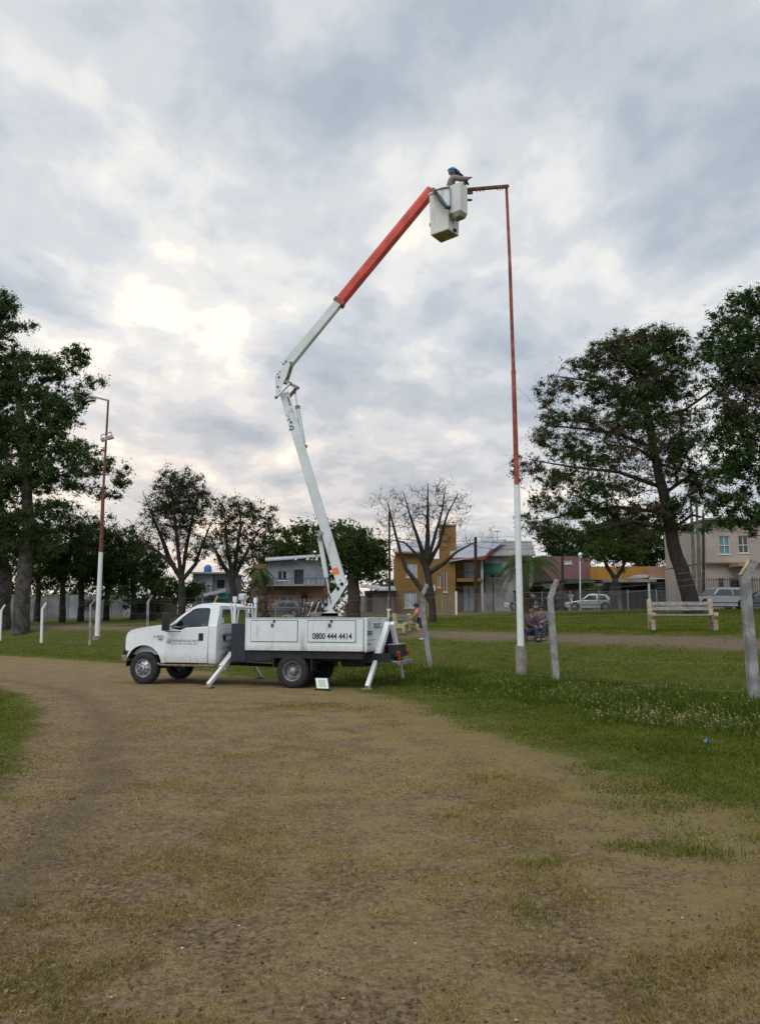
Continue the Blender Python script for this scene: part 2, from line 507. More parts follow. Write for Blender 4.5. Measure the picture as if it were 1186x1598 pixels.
# yellowish-green fringe
c = mixc(t, mapr(t, math_n(t, 'ADD', aG, edge), -2.2, 0.2, 0, 0.55), trk, (0.190, 0.158, 0.050))
c = mixc(t, gmask, c, grs)
# worn footpath on top of the bank, bare patches round posts
pth = math_n(t, 'ABSOLUTE', math_n(t, 'SUBTRACT', aF, 5.4))
pm = mapr(t, math_n(t, 'ADD', pth, math_n(t, 'MULTIPLY', edge, 0.9)), 1.25, 0.35)
pathc = ramp(t, nfine, [(0.3, (0.115, 0.082, 0.058)), (0.7, (0.22, 0.165, 0.12))])
c = mixc(t, pm, c, pathc)
bare = math_n(t, 'MULTIPLY', mapr(t, math_n(t, 'ABSOLUTE', math_n(t, 'SUBTRACT', aF, 1.1)), 1.6, 0.4), mapr(t, nbig, 0.52, 0.62, 0, 0.6))
c = mixc(t, bare, c, (0.12, 0.092, 0.058))
L(t, c, b.inputs['Base Color'])
bp = N(t, 'ShaderNodeBump'); bp.inputs['Strength'].default_value = 0.9; bp.inputs['Distance'].default_value = 0.05
hh = math_n(t, 'ADD', math_n(t, 'MULTIPLY', nfine, 0.7), math_n(t, 'MULTIPLY', nfi2, 0.3))
L(t, hh, bp.inputs['Height']); L(t, bp.outputs[0], b.inputs['Normal'])
V = np.column_stack([P, Z])
go = np_mesh('ground', V, faces, gm, attrs={'sf': sF, 'sg': sG, 'si': sI})
go.data.polygons.foreach_set('use_smooth', np.ones(len(faces), dtype=bool))
tag(go, 'worn earth track and grass field rising to a grassy bank', kind='structure')

# ------------------------------------------------------------------ grass blades (real geometry)
def blade_mat(name, cols):
    m = bpy.data.materials.new(name); m.use_nodes = True
    t = m.node_tree; t.nodes.clear()
    o = N(t, 'ShaderNodeOutputMaterial'); a = N(t, 'ShaderNodeAttribute', attribute_name='rnd')
    col = ramp(t, a.outputs['Fac'], cols)
    d = N(t, 'ShaderNodeBsdfDiffuse'); tl = N(t, 'ShaderNodeBsdfTranslucent')
    L(t, col, d.inputs[0]); L(t, col, tl.inputs[0])
    mx = N(t, 'ShaderNodeMixShader'); mx.inputs[0].default_value = 0.3
    L(t, d.outputs[0], mx.inputs[1]); L(t, tl.outputs[0], mx.inputs[2]); L(t, mx.outputs[0], o.inputs[0])
    return m
def fbm(Pn, sc, seed):
    """cheap value noise on numpy points, 0..1"""
    r = np.random.default_rng(seed); tab = r.random((64, 64)); out = np.zeros(len(Pn)); amp = 1; tot = 0
    for o in range(4):
        q = Pn * sc * 2 ** o + 37.7 * o
        i = np.floor(q).astype(int); f = q - i; f = f * f * (3 - 2 * f)
        i0, j0 = i[:, 0] % 64, i[:, 1] % 64; i1, j1 = (i0 + 1) % 64, (j0 + 1) % 64
        v = (tab[i0, j0] * (1 - f[:, 0]) + tab[i1, j0] * f[:, 0]) * (1 - f[:, 1]) + (tab[i0, j1] * (1 - f[:, 0]) + tab[i1, j1] * f[:, 0]) * f[:, 1]
        out += v * amp; tot += amp; amp *= 0.5
    return out / tot
def blades(name, P, h, w, lean, mat_, label, rnd=None, par=None):
    n = len(P); z = ground_z(P) + 0.004
    a = rng.uniform(0, 2 * np.pi, n); la = rng.uniform(0, 2 * np.pi, n)
    dx, dy = np.cos(a) * w / 2, np.sin(a) * w / 2
    lx, ly = np.cos(la) * h * lean, np.sin(la) * h * lean
    hz = h * np.sqrt(np.clip(1 - lean ** 2, 0.02, 1))
    B = np.column_stack([P, z - 0.004])
    v0 = B + np.column_stack([-dx, -dy, 0 * h]); v1 = B + np.column_stack([dx, dy, 0 * h])
    M = B + np.column_stack([lx * .35, ly * .35, hz * .6])
    v2 = M + np.column_stack([dx * .8, dy * .8, 0 * h]); v3 = M - np.column_stack([dx * .8, dy * .8, 0 * h])
    v4 = B + np.column_stack([lx, ly, hz])
    Vv = np.stack([v0, v1, v2, v3, v4], 1).reshape(-1, 3)
    k = np.arange(n) * 5
    F = np.concatenate([np.stack([k, k+1, k+2], 1), np.stack([k, k+2, k+3], 1), np.stack([k+3, k+2, k+4], 1)])
    rr = rng.random(n) if rnd is None else rnd
    o = np_mesh(name, Vv, F, mat_, attrs={'rnd': np.repeat(rr, 5)})
    return tag(o, label, kind='stuff')
def scatter(n, ymin, ymax, power=1.0, margin=0.56):
    """random points in the view wedge (a little wider), denser near"""
    u = rng.random(n); y = ymin * (ymax / ymin) ** (u ** power)
    x = rng.uniform(-1, 1, n) * (y * margin + 0.5)
    return np.column_stack([x, y])
E_lim = 1
m_straw = blade_mat('straw_blades', [(0.0, (0.13, 0.108, 0.036)), (0.35, (0.26, 0.20, 0.070)), (0.7, (0.38, 0.31, 0.125)), (1.0, (0.60, 0.53, 0.28))])
m_green = blade_mat('green_blades', [(0.0, (0.045, 0.072, 0.009)), (0.45, (0.105, 0.140, 0.017)), (0.85, (0.200, 0.210, 0.036)), (1.0, (0.32, 0.28, 0.08))])
m_weed = blade_mat('weed_blades', [(0.0, (0.040, 0.070, 0.010)), (0.6, (0.100, 0.145, 0.020)), (0.9, (0.18, 0.20, 0.045)), (1.0, (0.30, 0.28, 0.10))])
m_head = blade_mat('seed_heads', [(0.0, (0.16, 0.17, 0.06)), (0.6, (0.27, 0.26, 0.11)), (1.0, (0.50, 0.46, 0.28))])
# short dry grass over the track
Q = scatter(520000, 2.9, 17, 0.85)
sG_, sI_ = sdist(Q, GB), -sdist(Q, IB)
patch = fbm(Q, 1.0, 3) * 0.55 + fbm(Q, 3.2, 5) * 0.45
keep = (sG_ < 0.7) & (sI_ < 0.3) & (rng.random(len(Q)) < np.clip((patch - 0.46) * 5.0, 0.04, .9)) & (np.abs(sI_ + 0.95) > 0.3 * rng.random(len(Q)))
Q = Q[keep]
rr = np.clip(rng.beta(2, 2.6, len(Q)) * 0.9 + .02 + (fbm(Q, 0.8, 9) - 0.5) * 0.7, 0, 1)
blades('dry_grass', Q, rng.uniform(0.012, 0.038, len(Q)) , rng.uniform(0.0022, 0.005, len(Q)) * (1 + Q[:, 1] * 0.06), rng.uniform(0.55, 0.97, len(Q)), m_straw, 'short dry straw coloured grass over the worn track', rr)
# green grass on the band, the infield corner and the bank
Q = scatter(560000, 3.2, 54, 0.80, 0.58)
sG_, sI_, sF_ = sdist(Q, GB), -sdist(Q, IB), sdist(Q, FL)
pn = fbm(Q, 0.9, 11)
dens = np.maximum(sstep(sG_ + (pn - 0.5) * 3.0, -0.3, 0.9), sstep(sI_ + (pn - .5) * 2.0, -0.3, 0.5))
dens *= 1 - 0.93 * sstep(-np.abs(sF_ - 5.4) + (pn - .5) * 1.2, -1.2, -0.5)
Q = Q[rng.random(len(Q)) < dens]; sG_, sI_ = sdist(Q, GB), -sdist(Q, IB)
hgt = rng.uniform(0.02, 0.05, len(Q)) * (1 + 0.7 * fbm(Q, 1.3, 4)) * (0.45 + 0.55 * np.maximum(sstep(sG_, -0.3, 2.5), sstep(sI_, -.2, 1.2)))
blades('green_grass', Q, hgt, rng.uniform(0.004, 0.009, len(Q)) * (1 + Q[:, 1] * 0.045), rng.uniform(0.2, 0.9, len(Q)), m_green, 'green grass along the fence line and on the bank', np.clip(rng.beta(2, 2.2, len(Q)) * .85 + (fbm(Q, 1.1, 21) - .45) * .8, 0, 1))
# scattered green tufts on the track
ctr = [(2.10,5.95,0.17,420),(2.35,5.85,0.13,300),(1.85,6.05,0.10,160),(1.15,5.6,0.12,160),(2.75,5.2,0.16,280),(0.62,6.9,0.12,120),(-0.9,15.2,0.5,700),(-1.6,15.4,0.35,400),(0.9,4.7,0.10,120),(2.6,7.3,0.14,200),(3.0,6.2,.12,200),(0.2,12.6,.2,160),(1.2,8.5,.15,150)]
T = np.concatenate([np.column_stack([rng.normal(x, r, n), rng.normal(y, r * .7, n)]) for x, y, r, n in ctr])
blades('green_tufts', T, rng.uniform(0.02, 0.07, len(T)), rng.uniform(0.004, 0.008, len(T)), rng.uniform(0.2, 0.85, len(T)), m_green, 'low green tufts growing in the bare track')
# tall weeds below the fence
Q = scatter(560000, 5.0, 26, 1.0, 0.62)
sF_ = sdist(Q, FL); sG_ = sdist(Q, GB)
pn = fbm(Q, 1.2, 31)
dn = sstep(sF_ + (pn - .5) * 2.4, -3.4, -2.2) * (1 - sstep(sF_ + (pn - .5) * 1.3, -0.15, 0.6)) * np.clip((pn - 0.22) * 3, 0.15, 1)
Q = Q[(rng.random(len(Q)) < dn) & (Q[:, 1] < 25.5)]
sF_ = sdist(Q, FL)
hh_ = rng.uniform(0.05, 0.22, len(Q)) * (0.4 + 1.0 * fbm(Q, 1.4, 8)) * (0.5 + 0.5 * sstep(sF_, -3.2, -1.6))
blades('tall_weeds', Q, hh_, rng.uniform(0.007, 0.017, len(Q)), rng.uniform(0.1, 0.75, len(Q)), m_weed, 'tall rough weeds along the foot of the fence', np.clip(rng.beta(2, 2.6, len(Q)) * .9 + (fbm(Q, 1.6, 17) - .5) * .7, 0, 1))
S = Q[(rng.random(len(Q)) < 0.13 * np.clip((fbm(Q, 1.3, 71) - 0.36) * 5, 0.05, 1)) & (Q[:, 1] < 24)]
def heads(S):
    n = len(S); z = ground_z(S); h = rng.uniform(0.05, 0.20, n)
    B = np.column_stack([S, z]); lean = rng.normal(0, 0.05, (n, 2))
    T_ = B + np.column_stack([lean, h]); a = rng.uniform(0, 2*np.pi, n); w = rng.uniform(0.007, 0.019, n)
    dx = np.column_stack([np.cos(a) * w, np.sin(a) * w, 0 * a])
    st = np.column_stack([np.cos(a) * .0015, np.sin(a) * .0015, 0 * a])
    up = np.column_stack([rng.normal(0, .012, n), rng.normal(0, .012, n), rng.uniform(0.006, 0.018, n)])
    Vv = np.stack([B - st, B + st, T_ + st, T_ - st, T_ - up, T_ + dx, T_ + up, T_ - dx], 1).reshape(-1, 3)
    k = np.arange(n) * 8
    F = np.concatenate([np.stack([k, k+1, k+2, k+3], 1), np.stack([k+4, k+5, k+6, k+7], 1)])
    o = np_mesh('seed_heads', Vv, F, m_head, attrs={'rnd': np.repeat(rng.random(n), 8)})
    tag(o, 'pale seed heads standing above the roadside weeds', kind='stuff')
heads(S)
# pebbles, clods, bits of litter
def scraps(name, P, size, m, label, flat=0.6):
    n = len(P); z = ground_z(P)
    base = np.array([(1,0,0),(0,1,0),(-1,0,0),(0,-1,0),(0,0,1),(0,0,-.4)])
    Vv = []
    for i in range(n):
        j = rng.uniform(0.6, 1.3, (6, 1)); q = base * j * size[i]; q[:, 2] *= flat
        a = rng.uniform(0, 6.28); c_, s_ = math.cos(a), math.sin(a)
        q = q @ np.array([[c_, s_, 0], [-s_, c_, 0], [0, 0, 1]])
        Vv.append(q + np.array([P[i, 0], P[i, 1], z[i] + size[i] * 0.15]))
    Vv = np.concatenate(Vv); f = np.array([(0,1,4),(1,2,4),(2,3,4),(3,0,4),(1,0,5),(2,1,5),(3,2,5),(0,3,5)])
    F = (np.arange(n)[:, None, None] * 6 + f[None]).reshape(-1, 3)
    return tag(np_mesh(name, Vv, F, m), label, kind='stuff')
Q = scatter(6000, 3.0, 16); Q = Q[sdist(Q, GB) < 0.5]
scraps('soil_crumbs', Q, rng.uniform(0.003, 0.012, len(Q)), mat('soil', (0.085, 0.062, 0.042), 0.95, var=.3), 'small crumbs of dark soil on the track')
Q = scatter(170, 3.2, 16)
scraps('pale_bits', Q, rng.uniform(0.005, 0.013, len(Q)), mat('pale_bit', (0.50, 0.47, 0.40), 0.9, var=.2), 'small pale stones and scraps on the track', .35)
def dead_leaves(n):
    Q = scatter(n, 3.0, 18); Q = Q[sdist(Q, GB) < 2.5]; n = len(Q); z = ground_z(Q) + 0.016
    a = rng.uniform(0, 6.28, n); l_ = rng.uniform(.006, .018, n); w_ = l_ * rng.uniform(.25, .6, n)
    u = np.column_stack([np.cos(a), np.sin(a), rng.normal(0, .35, n)]) * l_[:, None]; v = np.column_stack([-np.sin(a), np.cos(a), rng.normal(0, .5, n)]) * w_[:, None]
    c_ = np.column_stack([Q, z]); V = np.stack([c_ - u, c_ + v, c_ + u, c_ - v], 1).reshape(-1, 3); k = np.arange(n) * 4
    tag(np_mesh('dead_leaves', V, np.stack([k, k+1, k+2, k+3], 1), blade_mat('dead_leaf', [(0.0, (.09, .06, .034)), (.5, (.17, .115, .06)), (1.0, (.34, .27, .16))]), attrs={'rnd': np.repeat(rng.random(n), 4)}), 'small dead leaves and straw bits strewn over the track', kind='stuff')
dead_leaves(7000)
def clod(px, py, s, label, m=None):
    mb = MB(); p = at(px, py, 1.7 / math.tan(math.atan((py - 799) / FPX) - PITCH))
    z = gz1(p.x, p.y)
    for k in range(5):
        mb.sphere((p.x + random.uniform(-1, 1) * s * 1.3, p.y + random.uniform(-.6, .6) * s, z + s * random.uniform(.1, .35)), s * random.uniform(.45, .8), 7, 5, (1, 1, .6))
    return tag(mb.build('soil_clod', m or MATS['soil']), label, 'clod of soil', 'clods of soil on the track')
clod(113, 1247, 0.030, 'largest dark clod of soil lying on the left of the track')
clod(101, 1287, 0.014, 'small dark clod left of its neighbour below the large clod')
clod(148, 1284, 0.014, 'small dark clod right of its neighbour below the large clod')
clod(50, 1302, 0.016, 'flat dark clod nearest the left edge of the photo')
clod(93, 1183, 0.022, 'dark clod by the grassy corner, farthest of the clods')
p = at(1103, 1161, 10.6)
mb = MB(); zz_ = gz1(p.x, p.y) + .04
for k in range(4):
    a = k * 1.6
    mb.add([(p.x, p.y, zz_), (p.x + .05 * math.cos(a), p.y + .04 * math.sin(a), zz_ + .03), (p.x + .05 * math.cos(a + 1.2), p.y + .04 * math.sin(a + 1.2), zz_ + .05 - .02 * k % 2), (p.x + .01, p.y, zz_ + .07)], [(0, 1, 2), (0, 2, 3), (1, 3, 2)])
tag(mb.build('litter', mat('blue_plastic', (0.04, 0.10, 0.28), 0.4)), 'crumpled scrap of blue plastic lying in the weeds', 'litter')
# ------------------------------------------------------------------ bucket truck
M_white = mat('white_paint', (0.74, 0.785, 0.83), 0.32, var=0.035, vscale=1.2, coat=0.4, streak=((0.30, 0.27, 0.23), 0.55, 2.2, 0.56), mud=(0.72, 1.05))
M_box = mat('white_box_paint', (0.69, 0.745, 0.78), 0.45, var=0.05, vscale=1.5, streak=((0.34, 0.30, 0.25), 0.65, 2.6, 0.54), mud=(0.95, 1.30))
M_boom = mat('white_boom_paint', (0.64, 0.69, 0.71), 0.45, var=0.08, vscale=1.5, streak=((0.28, 0.23, 0.18), 0.6, 3.0, 0.56))
M_red = mat('red_fibreglass', (0.56, 0.062, 0.040), 0.5, var=0.18, vscale=2.2, streak=((0.26, 0.035, 0.03), 0.6, 3.0, 0.57))
M_black = mat('black_metal', (0.014, 0.015, 0.018), 0.55, var=0.3, vscale=3)
M_rub = mat('rubber', (0.022, 0.023, 0.025), 0.85, var=0.25, vscale=9, bump=0.2)
M_rim = mat('steel_rim', (0.24, 0.25, 0.27), 0.45, metal=0.6, var=0.35, vscale=8)
M_cap = mat('bright_rim', (0.40, 0.41, 0.44), 0.42, metal=0.6, var=0.35, vscale=7)
M_dark = mat('dark_gap', (0.012, 0.013, 0.016), 0.9)
M_grey = mat('grey_metal', (0.30, 0.30, 0.31), 0.5, metal=0.4, var=0.2, streak=((0.20, 0.11, 0.07), 0.5, 6, 0.6))
M_rustst = mat('stained_steel', (0.20, 0.16, 0.13), 0.7, metal=0.2, var=0.3, vscale=8)
M_chrome = mat('chromed_rod', (0.75, 0.76, 0.78), 0.2, metal=0.9)
M_redl = mat('red_lens', (0.26, 0.035, 0.02), 0.3)
M_orl = mat('orange_lens', (0.75, 0.22, 0.04), 0.3)
M_lens = mat('clear_lens', (0.55, 0.58, 0.6), 0.15)
M_seat = mat('dark_cloth', (0.035, 0.036, 0.04), 0.9)
M_org = mat('orange_sticker', (0.85, 0.20, 0.045), 0.5, var=0.1, vscale=20)
M_ink = mat('dark_lettering', (0.02, 0.025, 0.035), 0.6)
M_ink2 = mat('blue_lettering', (0.03, 0.06, 0.16), 0.6)
M_glass = glass_mat('cab_glass', (0.26, 0.34, 0.32), 0.03)

TRZ = R(164)
truck = empty('bucket_truck', (-1.94, 20.16, 0.0), TRZ, 'white utility bucket truck parked on the track with its long boom raised', 'truck')
def T_(mb, name, m, parent=truck, **k): return mb.build(name, m, parent, world=False, **k)
PX = math.pi
def arc(cx, cz, r, a0, a1, n): return [(cx + r * math.cos(R(a0 + (a1 - a0) * i / n)), cz + r * math.sin(R(a0 + (a1 - a0) * i / n))) for i in range(n + 1)]

# --- cab body (one mesh: fenders, hood block, floor, back wall, b pillars)
mb = MB()
hood = [(4.74, 1.02), (4.735, 1.20), (4.68, 1.31), (4.56, 1.385), (4.38, 1.43), (4.15, 1.465), (3.85, 1.50), (3.50, 1.525)]
fend = [(3.50, 0.55), (3.64, 0.55)] + arc(4.13, 0.47, 0.53, 172, 14, 14) + [(4.66, 0.80), (4.74, 0.84)] + hood
fend = fend[:]
for s in (1, -1):
    y0, y1 = (0.80, 0.985) if s > 0 else (-0.985, -0.80)
    mb.prism(fend, y0, y1, lambda x, y, z: (x, y * (1 - 0.05 * max(0, (z - 1.2)) / 0.33) * (1 if x < 4.45 else 1 - 0.10 * ((x - 4.45) / 0.3) ** 2), z))
core = [(3.50, 0.75), (4.60, 0.75), (4.60, 1.2)] + [(x - 0.03 if x > 4.5 else x, z) for x, z in hood[2:]]
mb.prism(core, -0.80, 0.80)
o = T_(mb, 'cab_body', M_white, bevel=0.028, seg=3)
# hood crown
mb = MB(); nyy = 9; prof = hood[1:]
vs = []; fs = []
for i, (x, z) in enumerate(prof):
    for j in range(nyy):
        y = -0.78 + 1.56 * j / (nyy - 1); u = abs(y) / 0.78
        vs.append((x + 0.02 - 0.05 * u ** 4, y, z + 0.045 * (1 - u ** 3) + 0.004))
for i in range(len(prof) - 1):
    for j in range(nyy - 1):
        a = i * nyy + j; fs.append((a, a + 1, a + nyy + 1, a + nyy))
mb.add(vs, fs); T_(mb, 'hood', M_white, smooth=True)
# door and pillars below the belt
mb = MB(); mb.prism([(3.49, 0.56), (3.49, 1.53), (3.32, 1.43), (3.08, 1.39), (2.90, 1.46), (2.27, 1.49), (2.27, 0.56)], 0.93, 0.998)
dr = T_(mb, 'door', M_white, bevel=0.018)
mb = MB(); mb.bar((2.45, 1.004, 1.30), (2.45, 1.004, 1.14), 0.10, 0.02, (0, 1, 0)); mb.box(2.40, 2.53, 0.998, 1.012, 1.13, 1.32)
T_(mb, 'door_handle', M_black, dr, bevel=0.006)
mb = MB(); mb.prism([(3.49, 0.56), (3.49, 1.53), (2.27, 1.49), (2.27, 0.56)], -0.998, -0.93)
T_(mb, 'door', M_white, bevel=0.018)
mb = MB()
for s in (1, -1):
    mb.box(2.03, 2.262, 0.90 * s, 0.995 * s, 0.545, 1.53)
mb.box(2.03, 2.09, -0.90, 0.90, 0.545, 1.50)
mb.box(2.09, 3.5, -0.93, 0.93, 0.55, 0.62)
T_(mb, 'cab_rear_panel', M_white, bevel=0.03, seg=3)
mb = MB()
for z in (0.80, 0.96, 1.12, 1.28): mb.box(2.005, 2.03, -0.7, 0.7, z, z + 0.05)
T_(mb, 'panel_rib', mat('dull_bluish_white', (0.42, 0.47, 0.54), 0.6, var=.25, vscale=3))  # ribs darker and bluer than the cab paint
mb = MB(); mb.box(2.0, 2.032, 0.52, 0.66, 1.12, 1.26); T_(mb, 'fuel_flap', M_black, bevel=0.01)
# greenhouse
def gy(x, z): return 0.985 - max(0, z - 1.46) * 0.30
outer = [(3.44, 1.50), (3.12, 1.765), (2.82, 1.985), (2.66, 2.055), (2.40, 2.07), (2.16, 2.055), (2.05, 1.99), (2.03, 1.80), (2.03, 1.49), (2.7, 1.44)]
inner = [(3.30, 1.47), (3.06, 1.70), (2.78, 1.915), (2.66, 1.945), (2.48, 1.95), (2.36, 1.95), (2.31, 1.92), (2.305, 1.74), (2.30, 1.50), (2.7, 1.475)]
mb = MB(); mb.ring(outer, inner, gy, 0.05); mb.ring(outer, inner, lambda x, z: -gy(x, z) + 0.05, 0.05)
# roof skin
rp = [(2.82, 1.985), (2.66, 2.055), (2.40, 2.075), (2.16, 2.06), (2.05, 1.99)]
vs = []; fs = []; nn = 9
for (x, z) in rp:
    for j in range(nn):
        u = -1 + 2 * j / (nn - 1); vs.append((x + (0.10 * (1 - u * u) if x > 2.7 else 0), u * (gy(x, z) - 0.0), z + 0.035 * (1 - u ** 4)))
for i in range(len(rp) - 1):
    for j in range(nn - 1):
        a = i * nn + j; fs.append((a, a + 1, a + nn + 1, a + nn))
mb.add(vs, fs)
mb.ring([(-0.94, 1.5), (-0.83, 2.03), (0.83, 2.03), (0.94, 1.5)], [(-0.74, 1.56), (-0.68, 1.93), (0.68, 1.93), (0.74, 1.56)], lambda x, z: 0, 0.04)
n4 = len(mb.v) - 16
for i in range(n4, len(mb.v)):
    x, y, z = mb.v[i]; mb.v[i] = (2.03 - y + 0.0, x, z)
T_(mb, 'cab_roof', M_white, smooth=True, bevel=0.008)
mb = MB(); mb.add([(x, gy(x, z) - 0.02, z) for x, z in inner], [tuple(range(len(inner)))])
T_(mb, 'side_window', M_glass)
mb = MB(); mb.add([(x, -gy(x, z) + 0.02, z) for x, z in inner], [tuple(range(len(inner)))])
T_(mb, 'side_window', M_glass)
mb = MB(); mb.add([(3.46, -0.93, 1.52), (3.46, 0.93, 1.52), (2.87, 0.81, 1.985), (2.87, -0.81, 1.985)], [(0, 1, 2, 3)]); T_(mb, 'windshield', M_glass)
mb = MB(); mb.add([(2.045, -0.74, 1.56), (2.045, 0.74, 1.56), (2.045, 0.68, 1.93), (2.045, -0.68, 1.93)], [(0, 1, 2, 3)]); T_(mb, 'rear_window', M_glass)
mb = MB(); mb.ring([(3.33, 1.455), (3.07, 1.72), (2.785, 1.93), (2.66, 1.96), (2.48, 1.965), (2.35, 1.965), (2.295, 1.93), (2.29, 1.74), (2.285, 1.485), (2.7, 1.46)], inner, lambda x, z: gy(x, z) + 0.004, 0.01)
T_(mb, 'window_seal', M_black)
# cab inside
mb = MB(); mb.box(2.2, 2.45, -0.75, 0.75, 0.9, 1.62); mb.box(2.45, 2.85, -0.75, 0.75, 0.85, 1.08)
mb.box(2.28, 2.36, 0.25, 0.55, 1.62, 1.80); mb.box(2.28, 2.36, -0.55, -0.25, 1.62, 1.80)
T_(mb, 'seat', M_seat, bevel=0.05)
mb = MB(); mb.box(3.1, 3.42, -0.85, 0.85, 1.15, 1.46); T_(mb, 'dashboard', M_seat, bevel=0.04)
mb = MB(); c0 = Vector((2.98, 0.42, 1.44)); ax1 = Vector((0, 1, 0)); ax2 = Vector((0.35, 0, 0.94)).normalized()
mb.tube([c0 + ax1 * math.cos(a) * .19 + ax2 * math.sin(a) * .19 for a in np.linspace(0, 2 * math.pi, 21)], 0.015, 6)
mb.tube([c0, (3.2, 0.42, 1.36)], 0.03, 6); T_(mb, 'steering_wheel', M_black)
# front end
mb = MB(); mb.box(4.66, 4.745, -0.62, 0.62, 0.98, 1.27)
for k in range(4): mb.box(4.745, 4.757, -0.6, 0.6, 1.0 + k * .07, 1.02 + k * .07)
T_(mb, 'grille', M_dark, bevel=0.01)
for s in (1, -1):
    mb = MB(); mb.box(4.60, 4.735, s * 0.64, s * 0.90, 1.0, 1.23); T_(mb, 'headlight', M_lens, bevel=0.03)
mb = MB(); mb.box(4.70, 4.80, -0.93, 0.93, 0.74, 0.90); mb.box(4.5, 4.70, 0.86, 0.95, 0.74, 0.86); mb.box(4.5, 4.70, -0.95, -0.86, 0.74, 0.86); T_(mb, 'bumper_top', M_black, bevel=0.03)
mb = MB(); mb.prism([(4.60, 0.60), (4.70, 0.55), (4.80, 0.56), (4.84, 0.62), (4.84, 0.74), (4.62, 0.74)], -0.95, 0.95); T_(mb, 'bumper', M_rustst, bevel=0.02)
# mirrors
for s in (1, -1):
    mb = MB(); mb.tube([(3.40, s * .99, 1.36), (3.36, s * 1.22, 1.36), (3.36, s * 1.22, 1.80)], 0.014, 6); mb.tube([(3.05, s * .99, 1.37), (3.36, s * 1.2, 1.36)], 0.012, 6)
    ar = T_(mb, 'mirror_arm', M_black)
    mb = MB(); mb.box(3.29, 3.41, s * 1.12, s * 1.36, 1.38, 1.85); T_(mb, 'mirror', M_black, ar, bevel=0.03)
    mb = MB(); mb.box(3.303, 3.309, s * 1.14, s * 1.31, 1.45, 1.79); T_(mb, 'mirror_glass', mat('mirror', (.6, .62, .65), .05, metal=1), ar)
mb = MB(); mb.tube([(3.56, 0.1, 1.56), (3.50, .75, 1.58)], 0.010, 5); mb.tube([(3.56, -0.7, 1.56), (3.50, -.05, 1.58)], 0.010, 5); mb.box(3.44, 3.62, -0.85, 0.93, 1.515, 1.545); T_(mb, 'wiper', M_black)
mb = MB(); mb.tube([(3.7, 1.0, 0.54), (3.6, 0.98, 0.5), (2.1, .98, .5), (2.0, 1.0, 0.54)], 0.028, 8); T_(mb, 'side_step', M_rustst)

# --- chassis
mb = MB()
for s in (1, -1): mb.box(-2.4, 4.6, s * .34, s * .46, 0.62, 0.84)
for x in (-2.3, -1.2, 0.8, 1.7, 2.6, 3.4): mb.box(x - .05, x + .05, -.4, .4, .62, .8)
mb.box(-1.85, 1.15, 0.55, 0.98, 0.72, 0.90); mb.box(-1.85, 1.15, -0.98, -0.55, 0.72, 0.90)
mb.box(0.45, 1.62, 0.50, 0.97, 0.60, 0.90); mb.box(0.45, 1.5, -0.95, -0.5, 0.55, 0.9)
mb.box(3.0, 3.6, -.6, .6, .48, .75)
mb.tube([(4.13, -.8, .41), (4.13, .8, .41)], .06, 8); mb.tube([(-.05, -.8, .41), (-.05, .8, .41)], .07, 8); mb.sphere((-.05, 0, .41), .19, 10, 6)
mb.tube([(3.5, .1, .55), (-.05, 0, .45)], .045, 8); mb.box(3.6, 4.5, -.3, .3, .55, .95)
T_(mb, 'chassis', M_black)
mb = MB()
for s in (1, -1):
    mb.prism(arc(4.13, .47, .527, -3, 183, 14) + arc(4.13, .47, .515, 183, -3, 14), s * .45, s * .965)
    mb.box(3.66, 4.60, s * .44, s * .47, .45, 1.0)
T_(mb, 'wheel_arch_liner', M_dark)
mb = MB(); mb.box(0.50, 0.98, 0.78, 0.99, 0.64, 0.90); T_(mb, 'battery_box', M_black, bevel=.01)
mb = MB(); mb.box(1.20, 1.62, -0.85, 0.985, 0.62, 1.57); T_(mb, 'black_locker', mat('dark_locker', (0.020, 0.024, 0.034), 0.5, var=.2), bevel=0.012)
for s in (1, -1):
    mb = MB(); mb.box(-0.57, -0.54, s * .62, s * .99, .42, .90); mb.box(.44, .47, s * .62, s * .99, .50, .90); T_(mb, 'mud_flap', M_rub)
# spare wheel under the tail, gas strut prop
mb = MB(); mb.lathe([(.18, -.10), (.36, -.11), (.40, -.05), (.40, .05), (.36, .11), (.18, .10)], (-1.45, 0.15, .62), 'z', 24, True); T_(mb, 'spare_wheel', M_rub, smooth=True)
mb = MB(); mb.bar((0.72, -0.3, 0.62), (0.50, -0.3, 0.30), .05, .05); mb.bar((0.50, -0.3, 0.30), (0.42, -0.3, 0.28), .12, .03); T_(mb, 'hanging_bracket', M_black)

